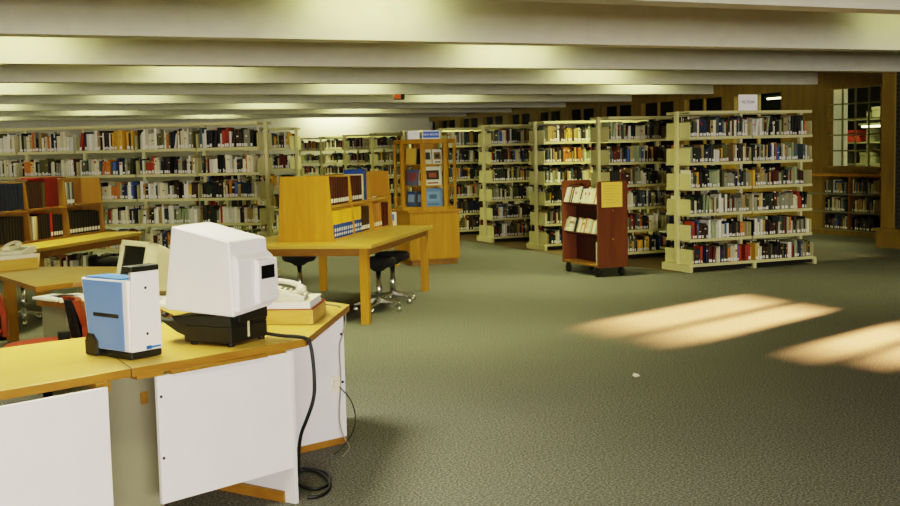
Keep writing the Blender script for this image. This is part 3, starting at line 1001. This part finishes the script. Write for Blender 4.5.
# ------------------------------------------------------------------ stools
def make_stool(label, loc, rz, group, seat_z=0.525):
    t = thing('stool', label, 'stool', loc, rz, group)
    MB().lathe([(0.05, seat_z - 0.13), (0.09, seat_z - 0.10), (0.155, seat_z - 0.085), (0.178, seat_z - 0.06), (0.178, seat_z - 0.02), (0.16, seat_z), (0.08, seat_z + 0.004), (0.0, seat_z + 0.004)], 28).build('seat', M['black_soft'], t)
    MB().lathe([(0.032, 0.09), (0.032, 0.25), (0.026, 0.26), (0.026, seat_z - 0.12)], 16).build('column', M['chrome'], t)
    for k in range(5):
        a = 2 * PI * k / 5
        T = Matrix.Rotation(a, 4, 'Z')
        ar = MB().hexa([T @ Vector(p) for p in ((0.02, -0.022, 0.085), (0.24, -0.012, 0.06), (0.24, 0.012, 0.06), (0.02, 0.022, 0.085), (0.02, -0.022, 0.125), (0.24, -0.012, 0.078), (0.24, 0.012, 0.078), (0.02, 0.022, 0.125))]).build('base_arm', M['chrome'], t)
        MB().lathe([(0.012, -0.02), (0.025, -0.018), (0.025, 0.018), (0.012, 0.02)], 12, T=T @ Matrix.Translation((0.235, 0, 0.0255)) @ Matrix.Rotation(PI / 2, 4, 'X')).build('caster', M['chrome'], ar)
    return t


sgp = 'black stools at the study tables'
st = make_stool('black stool with chrome base tucked behind the front table leg', (3.73, 10.52, 0), 0.3, sgp)
dup(st, (4.07, 11.04, 0), 0.1, 'black stool with chrome base, second along the table edge', sgp)
dup(st, (3.22, 11.55, 0), 0.7, 'black stool on the far side of the table, seen under its top', sgp)
dup(st, (1.36, 12.3, 0), 0.2, 'black stool under the table that carries the red folders', sgp)
dup(st, (0.5, 11.55, 0), 0.9, 'black stool whose chrome base shows beneath the yellow desk', sgp)

# ------------------------------------------------------------------ service desk in front
DT = 0.73
def desk(name, label, pts, group):
    t = thing(name, label, 'desk', (0, 0, 0), 0, group)
    MB().prism(pts, DT - 0.035, DT, None, 0, 1).build('desktop', [M['laminate'], M['laminate_edge']], t, 0.003)
    return t


dgp = 'service desk units'
d1 = desk('service_desk', 'yellow topped desk unit with white front, ending at the joint under the blue case', [(-1.3, 3.743), (0.576, 4.548), (0.50, 5.48), (-1.3, 4.85)], dgp)


def panel(p, q, z0, z1, th=0.02):
    """upright board from p to q (xy), thickness to its left side"""
    p, q = Vector((p[0], p[1], 0)), Vector((q[0], q[1], 0))
    n = Vector((-(q - p).y, (q - p).x, 0)).normalized() * th
    return MB().prism([(p.x, p.y), (q.x, q.y), ((q + n).x, (q + n).y), ((p + n).x, (p + n).y)], z0, z1)


panel((-1.28, 3.66), (0.472, 4.42), 0.17, 0.69).build('modesty_panel', M['white_panel'], d1, 0.002)
panel((0.44, 4.70), (0.72, 4.815), 0, 0.69, 0.022).build('end_panel', M['grey_panel'], d1)  # recessed end, its shade carried by the darkened grey
MB().box(-0.03, 0.03, -0.03, 0.03, 0.66, 0.698, T=TR((0.45, 4.5, 0), 0.4)).build('support_block', M['laminate_edge'], d1)
MB().box(-0.5, 0.02, -0.02, 0.02, 0.655, 0.698, T=TR((-0.1, 4.25, 0), 0.405)).build('support_rail', M['oak_dark'], d1)

d2 = desk('service_desk', 'yellow topped corner desk unit carrying the white hooded reader', [(0.5795, 4.5495), (1.38, 4.88), (1.914, 5.882), (1.80, 6.22), (1.15, 6.12), (0.9, 5.75), (0.504, 5.482)], dgp)
panel((0.677, 4.57), (1.29, 4.842), 0.163, 0.683).build('modesty_panel', M['white_panel'], d2, 0.002)
panel((1.35, 5.6), (1.84, 5.77), 0.035, 0.695, 0.022).build('side_panel', M['white_panel'], d2)
panel((1.35, 5.596), (1.84, 5.766), 0.0, 0.035, 0.035).build('foot_rail', M['laminate_edge'], d2)
panel((1.312, 4.848), (1.03, 5.30), 0.0, 0.69, 0.02).build('end_panel', M['white_panel'], d2)
panel((1.278, 4.90), (0.93, 5.42), 0.0, 0.05, 0.03).build('foot_rail', M['laminate_edge'], d2)
for x, y in ((0.64, 4.60), (1.21, 4.85)):
    MB().box(-0.06, 0.06, -0.03, 0.03, 0.683, 0.698, T=TR((x, y, 0), 0.41)).build('support_block', M['laminate_edge'], d2)
MB().box(-0.24, 0.24, -0.02, 0.02, 0.684, 0.698, T=TR((0.95, 4.70, 0), 0.41)).build('support_rail', M['oak_dark'], d2)
for z in (0.333, 0.591):
    MB().lathe([(0.008, -0.003), (0.008, 0.003)], 10, T=Matrix.Translation((1.823, 5.7641, z)) @ Matrix.Rotation(0.334, 4, 'Z') @ Matrix.Rotation(PI / 2, 4, 'X')).build('bolt_cap', M['black'], d2)
for z in (0.35, 0.6):
    MB().lathe([(0.006, -0.003), (0.006, 0.003)], 10, T=Matrix.Translation((0.69, 4.5757, z)) @ Matrix.Rotation(0.413, 4, 'Z') @ Matrix.Rotation(PI / 2, 4, 'X')).build('bolt_cap', M['black'], d2)
tag(MB().box(-0.016, 0.016, -0.006, 0.0, 0.535, 0.585, T=TR((0.652, 4.786, 0), 0.389)).box(-0.01, 0.01, -0.008, -0.005, 0.55, 0.57, T=TR((0.652, 4.786, 0), 0.389)).build('cable_plate', M['laminate_edge']), 'small tan plate on the shaded end of the first desk unit', 'plate')
tag(MB().box(-0.028, 0.028, -0.008, 0, 0.29, 0.37, T=TR((1.775, 5.747, 0), 0.334)).box(-0.02, 0.02, -0.02, 0, 0.31, 0.35, T=TR((1.775, 5.747, 0), 0.334)).build('phone_socket', M['cream_plastic']), 'cream phone socket on the white desk end where the cord runs', 'socket')

# ------------------------------------------------------------------ white hooded microform reader
RA = math.radians(40)
B0 = Vector((1.035, 4.825, DT + 0.0005))
rd = thing('microform_reader', 'white hooded microform reader on a black base at the desk corner', 'microform reader', B0, RA)
# local x: along the front edge (away to the right), local y: to the far left
bs = MB()
bs.prism([(0.0, 0.0), (0.26, 0.0), (0.26, 0.30), (0.0, 0.26)], 0.012, 0.085)
bs.hexa([(0.0, 0.0, 0.085), (0.265, 0.0, 0.085), (0.265, 0.31, 0.085), (0.0, 0.30, 0.085), (0.01, 0.015, 0.135), (0.255, 0.015, 0.135), (0.255, 0.33, 0.12), (0.01, 0.34, 0.12)])
bs.hexa([(0.0, 0.24, 0.03), (0.24, 0.24, 0.03), (0.24, 0.30, 0.05), (0.0, 0.30, 0.05), (0.0, 0.24, 0.1), (0.24, 0.24, 0.1), (0.22, 0.42, 0.1), (0.02, 0.42, 0.1)])
bso = bs.build('base', M['black'], rd, 0.006)
MB().box(0.115, 0.125, -0.004, 0.0, 0.03, 0.11).build('indicator_strip', M['beige_plastic'], bso)
for x, y in ((0.02, 0.02), (0.24, 0.02), (0.02, 0.22), (0.24, 0.24)):
    MB().lathe([(0.015, 0), (0.015, 0.013)], 10, c=(x, y, 0)).build('rubber_foot', M['black'], bso)
MB().box(0.05, 0.25, -0.012, 0.02, 0.10, 0.155).build('lens_carriage', M['black'], rd, 0.004)
hd = MB()
hb = [(0.0, -0.015, 0.130), (0.28, -0.02, 0.150), (0.29, 0.36, 0.165), (-0.01, 0.355, 0.150)]
ht = [(-0.008, -0.01, 0.455), (0.262, -0.01, 0.455), (0.255, 0.30, 0.525), (0.0, 0.305, 0.52)]
hd.hexa(hb + ht)
hdo = hd.build('hood', M['hood'], rd, 0.008, 3)
sp = MB()
sp.hexa([(0.015, -0.035, 0.15), (0.288, -0.035, 0.168), (0.288, 0.02, 0.168), (0.01, 0.02, 0.15), (0.02, -0.035, 0.375), (0.278, -0.035, 0.375), (0.272, 0.02, 0.42), (0.015, 0.02, 0.42)])
sp.hexa([(0.135, -0.055, 0.172), (0.284, -0.055, 0.178), (0.284, -0.03, 0.178), (0.135, -0.03, 0.172), (0.137, -0.055, 0.362), (0.276, -0.055, 0.362), (0.276, -0.03, 0.37), (0.137, -0.03, 0.37)])
spo = sp.build('viewer_box', M['hood'], rd, 0.006)
MB().box(0.155, 0.25, -0.0585, -0.054, 0.28, 0.338).build('viewer_window', M['screen'], spo)
MB().box(0.13, 0.2, -0.006, 0.0, 0.0, 0.004, T=Matrix.Translation((0, 0.1, 0.471))).build('vent_slot', M['grey_box'], hdo)
MB().lathe([(0.01, 0), (0.012, 0.02), (0.005, 0.03)], 12, T=Matrix.Translation((-0.004, 0.345, 0.13)) @ Matrix.Rotation(-PI / 2, 4, 'Y')).build('focus_knob', M['black'], rd)

# ------------------------------------------------------------------ blue and white slide unit
SA = math.radians(29)
S0 = Vector((0.6, 4.722, DT + 0.0005))
sv = thing('fiche_case', 'blue and white upright machine case with black feet on the desk joint', 'machine case', S0, SA)
# local x: along the white face (to the right), local y: back along the blue face
MB().box(0.0, 0.158, 0.0, 0.16, 0.0, 0.03).box(0.006, 0.13, 0.1, 0.292, 0.0, 0.02).build('base', M['black'], sv, 0.008)
lt = MB().extrude([(-0.008, 0.302, 0), (-0.008, 0.22, 0), (-0.008, 0.215, 0.06), (-0.008, 0.245, 0.092), (-0.008, 0.285, 0.092), (-0.008, 0.304, 0.06)], (0.124, 0, 0)).build('rear_foot', M['black'], sv, 0.006)
MB().extrude([(0.004, 0.012, 0.03), (0.004, 0.285, 0.03), (0.004, 0.325, 0.325), (0.004, 0.012, 0.325)], (0.12, 0, 0)).build('body', M['hood'], sv, 0.006)
MB().extrude([(0.0, 0.04, 0.034), (0.0, 0.275, 0.034), (0.0, 0.312, 0.318), (0.0, 0.04, 0.318)], (0.005, 0, 0)).build('blue_side', M['blue'], sv, 0.002)
MB().box(-0.0025, 0.001, 0.07, 0.24, 0.168, 0.184).build('grip_slot', M['black'], sv)
MB().box(0.008, 0.12, 0.05, 0.30, 0.325, 0.331).build('top_inlay', M['blue_dark'], sv, 0.002)
wt = MB().hexa([(0.0, -0.004, 0.03), (0.157, -0.004, 0.03), (0.157, 0.14, 0.03), (0.02, 0.03, 0.03), (0.016, -0.004, 0.358), (0.153, -0.004, 0.358), (0.153, 0.12, 0.358), (0.03, 0.03, 0.358)]).build('front_tower', M['hood'], sv, 0.004)
MB().box(0.014, 0.156, -0.006, 0.06, 0.358, 0.382).build('top_cap', M['black'], sv, 0.006)
for z in (0.10, 0.29):
    MB().lathe([(0.006, -0.001), (0.006, 0.002)], 12, T=Matrix.Translation((0.083, -0.004, z)) @ Matrix.Rotation(PI / 2, 4, 'X')).build('screw', M['ink'], wt)
MB().box(0.075, 0.148, -0.0052, -0.004, 0.038, 0.047).box(0.075, 0.1, -0.0052, -0.004, 0.034, 0.05).build('maker_plate', M['blue_dark'], wt)

# ------------------------------------------------------------------ phones and their boxes
def make_phone(label, loc, rz, group):
    t = thing('desk_telephone', label, 'telephone', loc, rz, group)
    w_, l_ = 0.19, 0.22
    b = MB().extrude([(-w_ / 2, -l_ / 2, 0), (-w_ / 2, l_ / 2, 0), (-w_ / 2, l_ / 2, 0.075), (-w_ / 2, l_ / 2 - 0.03, 0.08), (-w_ / 2, -l_ / 2, 0.03)], (w_, 0, 0)).build('body', M['cream_plastic'], t, 0.006)
    kp = MB()
    sl = 0.05 / (l_ - 0.03)
    for r in range(4):
        for c in range(3):
            x, y = 0.0 + c * 0.026, -0.07 + r * 0.026
            z = 0.03 + (y + l_ / 2) * sl
            kp.box(x, x + 0.018, y, y + 0.016, z - 0.004, z + 0.006)
    kp.build('keypad', M['grey_box'], b)
    zc = 0.095
    hs = MB()
    hs.tube([(-0.055, -0.1, 0.075), (-0.055, -0.06, 0.105), (-0.055, 0.03, 0.125), (-0.055, 0.09, 0.115)], 0.017, 10)
    hs.lathe([(0.02, -0.03), (0.028, -0.02), (0.026, 0.01), (0.014, 0.016)], 14, T=Matrix.Translation((-0.055, -0.09, 0.075)))
    hs.lathe([(0.02, -0.03), (0.028, -0.02), (0.026, 0.01), (0.014, 0.016)], 14, T=Matrix.Translation((-0.055, 0.085, 0.11)))
    hs.build('handset', M['cream_plastic'], t)
    cd = []
    for i in range(60):
        a = i * 0.9
        s = i / 59
        cd.append((-0.10 - 0.02 * math.sin(PI * s) + 0.006 * math.cos(a), -0.11 + 0.19 * s, 0.03 * (1 - s) + 0.03 + 0.006 * math.sin(a) - 0.025 * math.sin(PI * s)))
    MB().tube(cd, 0.0025, 5, smooth_path=0).build('coiled_cord', M['cream_plastic'], t)
    return t


PB = math.radians(-27)
pb = thing('wooden_riser', 'yellow wooden riser box on the corner desk under the telephone', 'riser', (1.53, 5.275, DT + 0.0005), PB, 'wooden riser boxes')
MB().box(-0.36, 0.0, 0.0, 0.36, 0, 0.072).build('box_body', M['laminate'], pb, 0.004)
MB().box(-0.36, 0.0, 0.0, 0.36, 0.072, 0.075).build('box_edge', M['red_box'], pb)
bk = thing('phone_directory', 'thick white paperback directory under the corner desk telephone', 'directory', (1.53, 5.275, DT + 0.0765), PB)
MB().box(-0.345, -0.015, 0.012, 0.30, 0.004, 0.032).build('page_block', M['paper'], bk)
MB().box(-0.35, -0.012, 0.008, 0.305, 0.0, 0.004).box(-0.35, -0.012, 0.008, 0.305, 0.032, 0.036).box(-0.352, -0.348, 0.008, 0.305, 0, 0.036).build('cover', M['cream_plastic'], bk, 0.001)
ph = make_phone('cream desk telephone on the riser beside the white hooded reader', (1.44, 5.44, DT + 0.113), math.radians(67), 'cream desk telephones')
ph.scale = (0.95, 0.95, 0.8)

# ------------------------------------------------------------------ yellow desk and return behind
yd = thing('office_desk', 'yellow topped office desk behind the service desk, telephone at one end', 'desk', (0, 0, 0))
MB().prism([(0.416, 7.85), (0.66, 7.99), (1.2, 8.0), (1.06, 8.97), (0.53, 9.32), (0.62, 10.7), (-0.8, 10.7), (-0.05, 9.75), (0.235, 8.75)], DT - 0.035, DT, None, 0, 1).build('desktop', [M['laminate'], M['laminate_edge']], yd, 0.003)
MB().box(0.30, 0.40, 10.45, 10.55, 0, DT - 0.035).build('leg', M['oak'], yd, 0.004)
MB().box(1.02, 1.10, 8.1, 8.18, 0, DT - 0.035).build('leg', M['oak'], yd, 0.004)
MB().box(0.44, 0.52, 8.15, 8.23, 0.64, DT - 0.035).build('leg', M['oak'], yd)
rtn = thing('desk_return', 'low side desk with brown edge and scattered papers, behind the service desk', 'desk', (0, 0, 0))
MB().prism([(0.409, 7.73), (0.56, 7.50), (0.99, 7.25), (1.05, 6.81), (1.08, 6.41), (1.5, 6.7), (1.35, 7.6), (1.1, 7.94), (0.68, 7.94), (0.45, 7.82)], 0.622, 0.66, None, 0, 1).build('desktop', [M['laminate'], M['laminate_edge']], rtn)
panel((0.44, 7.72), (0.565, 7.53), 0.05, 0.622, 0.02).build('side_panel', M['grey_panel'], rtn)
panel((0.585, 7.515), (1.0, 7.275), 0.05, 0.622, 0.02).build('front_panel', M['grey_panel'], rtn)
MB().box(1.2, 1.26, 7.5, 7.56, 0, 0.622).build('leg', M['oak'], rtn)

pp = 'papers on the low side desk'
for i, (x, y, a, s, lab) in enumerate([(0.53, 7.68, 0.5, 1.0, 'white paper sheets lying by the corner of the low side desk'), (0.62, 7.62, 0.1, 1.1, 'loose white papers piled beside the red chair back'), (1.12, 6.95, 0.4, 1.0, 'white paper lying between the blue case and the hooded reader'), (1.16, 7.22, 0.9, 0.9, 'patterned leaflet lying behind the hooded reader')]):
    t = thing('paper_pile', lab, 'papers', (x, y, 0.6605), a, pp)
    MB().box(-0.09 * s, 0.09 * s, -0.13 * s, 0.13 * s, 0, 0.012).build('bottom_sheets', M['cream_plastic'], t)
    MB().box(-0.085 * s, 0.085 * s, -0.12 * s, 0.12 * s, 0.012, 0.02, T=Matrix.Rotation(0.2, 4, 'Z')).build('top_sheet', M['paper'], t)

RB2 = math.radians(23)
rb = thing('wooden_riser', 'yellow wooden riser box on the office desk holding a telephone', 'riser', (0.515, 9.21, DT + 0.0005), RB2, 'wooden riser boxes')
MB().box(-0.62, 0.0, 0.0, 0.34, 0, 0.082).build('box_body', M['laminate'], rb, 0.004)
MB().box(-0.62, 0.004, -0.004, 0.34, 0.082, 0.112).build('box_lid', M['cream_plastic'], rb, 0.004)
ph2 = dup(ph, (0.385, 9.3, DT + 0.113), math.radians(-35), 'cream desk telephone on the riser at the end of the office desk')
ph2.scale = (0.95, 0.95, 0.68)
ph2['group'] = 'cream desk telephones'
nb = thing('message_pad', 'white message pad lying beside the office desk telephone', 'pad', (0.10, 9.12, DT + 0.113), 0.3)
MB().box(-0.07, 0.07, -0.1, 0.1, 0, 0.015).build('pad_sheets', M['paper'], nb)
MB().box(-0.072, 0.072, 0.085, 0.104, 0, 0.019).build('pad_binding', M['grey_box'], nb)

# CRT monitor
MA = math.radians(-70)
mo = thing('computer_monitor', 'beige computer monitor with dark screen turned sideways behind the blue case', 'monitor', (0.94, 7.35, 0.6605), MA)
# local -y is the screen side
mh, mw = 0.30, 0.36
MZ = 0.075
fr = MB()
fr.box(-mw / 2, mw / 2, -0.03, 0.03, MZ, MZ + 0.025).box(-mw / 2, mw / 2, -0.03, 0.03, MZ + mh - 0.035, MZ + mh).box(-mw / 2, -mw / 2 + 0.035, -0.03, 0.03, MZ, MZ + mh).box(mw / 2 - 0.035, mw / 2, -0.03, 0.03, MZ, MZ + mh)
fr.build('bezel', M['beige_plastic'], mo, 0.004).rotation_euler = (-0.24, 0, 0)
MB().box(-mw / 2 + 0.03, mw / 2 - 0.03, -0.018, 0.0, MZ + 0.02, MZ + mh - 0.03).build('screen', M['screen'], mo, 0.008).rotation_euler = (-0.24, 0, 0)
MB().hexa([(-mw / 2, 0.03, MZ), (mw / 2, 0.03, MZ), (0.12, 0.36, MZ + 0.04), (-0.12, 0.36, MZ + 0.04), (-mw / 2, 0.03, MZ + mh), (mw / 2, 0.03, MZ + mh), (0.12, 0.36, MZ + 0.24), (-0.12, 0.36, MZ + 0.24)]).build('rear_housing', M['beige_plastic'], mo, 0.012).rotation_euler = (-0.24, 0, 0)
MB().lathe([(0.12, 0.0), (0.12, 0.012), (0.07, 0.025), (0.07, 0.09)], 20, c=(0, 0.12, 0)).build('pedestal', M['beige_plastic'], mo)

# red chairs
def make_chair(label, loc, rz, group):
    """local: sits facing -x, back at +x"""
    t = thing('office_chair', label, 'chair', loc, rz, group)
    z = 0.46
    s = MB()
    prof = [(0.0, z - 0.06), (0.22, z - 0.055), (0.245, z - 0.03), (0.235, z - 0.012), (0.16, z + 0.002), (0.0, z + 0.008)]
    s.lathe(prof, 28)
    s.build('seat', M['red_fabric'], t)
    # curved shell back
    n, pts_i, pts_o = 10, [], []
    for i in range(n + 1):
        a = math.radians(-36 + 72 * i / n)
        pts_i.append((0.235 * math.cos(a), 0.235 * math.sin(a)))
        pts_o.append((0.268 * math.cos(a), 0.268 * math.sin(a)))
    b = MB()
    for i in range(n):
        for za, zb, sh0, sh1 in ((0.40, 0.55, 0.0, -0.0), (0.55, 0.71, 0.0, -0.05)):
            q = []
            for zz, dx in ((za, sh0), (zb, sh1)):
                q += [(pts_i[i][0] + dx, pts_i[i][1], zz), (pts_o[i][0] + dx, pts_o[i][1], zz), (pts_o[i + 1][0] + dx, pts_o[i + 1][1], zz), (pts_i[i + 1][0] + dx, pts_i[i + 1][1], zz)]
            b.hexa(q)
    bo = b.build('backrest', M['red_wood'], t)
    pd = MB()
    for i in range(1, n - 1):
        q = []
        for zz, dx in ((0.43, -0.012), (0.69, -0.05)):
            q += [((pts_i[i][0]) * 0.94 + dx, pts_i[i][1] * 0.94, zz), (pts_i[i][0] + dx, pts_i[i][1], zz), (pts_i[i + 1][0] + dx, pts_i[i + 1][1], zz), (pts_i[i + 1][0] * 0.94 + dx, pts_i[i + 1][1] * 0.94, zz)]
        pd.hexa(q)
    pd.build('back_cushion', M['black_soft'], bo)
    MB().box(0.1, 0.25, -0.03, 0.03, 0.36, 0.41).box(0.22, 0.25, -0.03, 0.03, 0.36, 0.5).build('back_support', M['black'], t)
    MB().box(0.03, 0.1, -0.235, -0.205, 0.38, 0.545).box(0.03, 0.1, -0.235, -0.1, 0.375, 0.40).build('armrest', M['black'], t, 0.006)
    MB().lathe([(0.03, 0.09), (0.03, 0.41)], 14).build('column', M['black'], t)
    for k in range(5):
        T = Matrix.Rotation(2 * PI * k / 5, 4, 'Z')
        ar = MB().hexa([T @ Vector(p) for p in ((0.02, -0.025, 0.07), (0.27, -0.014, 0.055), (0.27, 0.014, 0.055), (0.02, 0.025, 0.07), (0.02, -0.025, 0.12), (0.27, -0.014, 0.08), (0.27, 0.014, 0.08), (0.02, 0.025, 0.12))]).build('base_arm', M['black'], t)
        MB().lathe([(0.012, -0.02), (0.027, -0.018), (0.027, 0.018), (0.012, 0.02)], 12, T=T @ Matrix.Translation((0.26, 0, 0.0275)) @ Matrix.Rotation(PI / 2, 4, 'X')).build('caster', M['black'], ar)
    return t


ch = make_chair('red seated chair with curved wooden back, behind the blue machine case', (0.42, 7.22, 0), math.radians(8), 'red office chairs')
dup(ch, (-0.02, 8.05, 0), math.radians(15), 'red chair whose back just shows beside the yellow desk leg', 'red office chairs')

# ------------------------------------------------------------------ cables
tag(MB().tube([(1.225, 4.975, 0.755), (1.285, 4.93, 0.745), (1.35, 4.89, 0.742), (1.385, 4.845, 0.735), (1.395, 4.835, 0.66), (1.40, 4.835, 0.56), (1.398, 4.84, 0.47), (1.37, 4.86, 0.38), (1.345, 4.92, 0.28), (1.35, 4.98, 0.12), (1.38, 5.1, 0.02), (1.45, 5.37, 0.01), (1.524, 5.3, 0.01), (1.565, 5.18, 0.01), (1.50, 5.0, 0.01), (1.40, 4.98, 0.01), (1.37, 5.15, 0.01), (1.44, 5.33, 0.012), (1.53, 5.25, 0.016), (1.52, 5.0, 0.01), (1.418, 4.86, 0.01), (1.36, 4.88, 0.01)], 0.0085, 8).build('power_cable', M['cable']),
    'thick black power cable from the reader down to coils on the carpet', 'cable')
tag(MB().tube([(1.62, 5.52, 0.80), (1.76, 5.68, 0.76), (1.83, 5.80, 0.737), (1.86, 5.765, 0.70), (1.832, 5.755, 0.591), (1.802, 5.745, 0.535), (1.81, 5.745, 0.38), (1.80, 5.74, 0.25), (1.788, 5.735, 0.148), (1.80, 5.72, 0.05), (1.83, 5.70, 0.006), (1.80, 5.6, 0.006), (1.72, 5.48, 0.006)], 0.0035, 6).build('telephone_line', M['cable_grey']),
    'thin grey telephone line running down the white desk end', 'telephone line')
tag(MB().tube([(1.70, 5.55, 0.006), (1.78, 5.66, 0.006), (1.87, 5.74, 0.06), (1.89, 5.75, 0.14), (1.86, 5.74, 0.24), (1.80, 5.735, 0.31), (1.775, 5.732, 0.33)], 0.003, 6).build('telephone_line', M['cable']),
    'thin dark line bowing out from the socket on the desk end', 'telephone line')

# signs, scrap
sn = thing('range_sign', 'white sign with dark lettering standing on the nearest book range', 'sign', (9.11, 11.72, 1.9705), 0)
MB().box(-0.145, 0.145, -0.004, 0.004, 0, 0.2).build('sign_face', M['sign_white'], sn)
MB().box(-0.1, 0.1, -0.03, 0.05, 0, 0.004).build('sign_foot', M['sign_white'], sn)
lettering('FICTION', 0.05, M['ink'], sn, (0, -0.005, 0.105), (PI / 2, 0, 0))
ex = thing('ceiling_warning_lamp', 'small orange and black warning lamp fixed on a ceiling beam', 'lamp', (6.98, BY0 + 3 * BSP - 0.001, 2.49), 0)
MB().box(-0.085, 0.03, -0.05, 0.0, -0.03, 0.05).build('lamp_lens', M['exit_red'], ex, 0.004)
MB().box(0.03, 0.095, -0.06, 0.0, -0.03, 0.05).box(-0.085, 0.095, -0.04, 0.0, -0.045, -0.03).box(-0.08, 0.09, -0.02, 0.03, 0.05, 0.052).build('lamp_housing', M['black'], ex, 0.003)
sc = MB()
sc.extrude([(4.12, 6.5, 0.001), (4.165, 6.51, 0.001), (4.175, 6.55, 0.006), (4.15, 6.565, 0.012), (4.125, 6.54, 0.004)], (0, 0, 0.003))
tag(sc.build('paper_scrap', M['paper']), 'tiny scrap of white paper lying on the open carpet', 'paper')

# ------------------------------------------------------------------ books: the largest as objects, the rest as one mass
cand = []
rest = []
TOT = {}
for s in SPECS:
    if s['ctx'] is not None:
        TOT[s['ctx']] = max(TOT.get(s['ctx'], 0), s['n'])
for s in SPECS:
    if s['ctx'] is None:
        rest.append(s)
        continue
    p = s['T'].translation
    d2_ = (p - CAM).length_squared
    s['size'] = s['w'] * s['h'] / d2_
    if s['ctx'][0] == 'long' and (s['ctx'][1] > 3 or p.x < 0.35):
        s['size'] *= 0.05
    cand.append(s)
cand.sort(key=lambda s: -s['size'])
n_ind = max(0, BUDGET - n_books)
shelf_words = ['top', 'second', 'third', 'fourth', 'fifth', 'bottom']
for s in cand[:n_ind]:
    mb = MB()
    add_book(mb, Matrix.Identity(4), s['w'], s['h'], s['d'], s['col'], s['label'], s['band'])
    o = mb.build('book', M['book'])
    o.matrix_world = s['T']
    tot = TOT[s['ctx']]
    pos = s['n'] if s['ctx'][0] == 'nearest' else tot - s['n'] + 1
    where = 'nearest range' if s['ctx'][0] == 'nearest' else 'long range'
    tag(o, '%s book, %s from the aisle end, %s shelf of the %s' % (s['name'], ordinal(pos), shelf_words[s['ctx'][1]], where), 'book', 'books on the ' + where)
rest += cand[n_ind:]
mb = MB()
for s in rest:
    add_book(mb, s['T'], s['w'], s['h'], s['d'], s['col'], s['label'], s['band'])
tag(mb.build('shelved_books', M['book']), 'library books of all colours filling the metal ranges and low shelves', 'books', None, 'stuff')

# ------------------------------------------------------------------ light
LP = 1.0
def area(name, loc, direction, sx, sy, power, col, spread=None):
    power *= LP
    l = bpy.data.lights.new(name, 'AREA')
    l.shape = 'RECTANGLE'
    l.size, l.size_y = sx, sy
    l.energy = power
    l.color = col
    if spread:
        l.spread = spread
    o = bpy.data.objects.new(name, l)
    C.objects.link(o)
    o.location = loc
    o.rotation_euler = Vector(direction).to_track_quat('-Z', 'Y').to_euler()
    return o


FLUO = (0.95, 0.95, 0.46)
even = [-9.0, -3.0, 3.0, 9.1]
odd = [-5.4, 0.55, 6.15, 11.75]
for k in range(-3, 8):
    y = BY0 + BSP * k
    for x in ([0.3, -5.5] if k == -2 else even if k % 2 == 0 else odd):  # unseen lamp over the desk added off-pattern to brighten near floor and hood
        if x < XL + 0.8:
            continue
        if k == 0 and x > 0:
            x += 0.4
        if (k < 0 and x > 1) or (x > 11 and k != 3):
            continue
        area('fluorescent_lamp', (x, y - 0.36, 2.90 if k <= 0 else 2.80), (0, 0.9, -0.45), 1.1, 0.1, (9 if k >= 0 else 8) * (0.3 if k == 0 and x > 9 else 1), FLUO)
        area('fluorescent_lamp', (x, y - 0.8, 2.9), (0, 0, -1), 1.25, 0.2, (46 if k >= 0 else 34 if k == -2 else 80) * (0.35 if k < 2 and x > 9 else 1), FLUO if k >= 0 else (1.0, 0.96, 0.68), math.radians(125))
area('fluorescent_lamp', (10.4, 32.5, 2.8), (0, 1, -0.5), 1.6, 0.12, 40, FLUO)
# unseen fill light added behind the camera to brighten surfaces facing it
area('front_fill', (0.3, -10.5, 1.6), (0.25, 1.0, 0.0), 9.0, 1.7, 2350, (1.0, 0.93, 0.88))
area('annex_fill', (15.0, 15.3, 2.9), (0, 0, -1), 1.2, 0.3, 150, FLUO)  # added fill that brightens the view through the gridded window

el, az = math.radians(14.6), math.radians(21)
sun = bpy.data.lights.new('sun', 'SUN')
sun.energy = 85
sun.color = (1.0, 0.5, 0.2)
sun.angle = math.radians(2.0)
so = bpy.data.objects.new('sun', sun)
C.objects.link(so)
sd = Vector((-math.cos(az) * math.cos(el), -math.sin(az) * math.cos(el), -math.sin(el)))
so.rotation_euler = sd.to_track_quat('-Z', 'Y').to_euler()

wd = bpy.data.worlds.new('world')
bpy.context.scene.world = wd
wd.use_nodes = True
wd.node_tree.nodes['Background'].inputs['Color'].default_value = (0.5, 0.6, 0.8, 1)
wd.node_tree.nodes['Background'].inputs['Strength'].default_value = 0.05

scn = bpy.context.scene
scn.view_settings.view_transform = 'Filmic'
scn.view_settings.look = 'Medium High Contrast'
scn.view_settings.exposure = 0.12
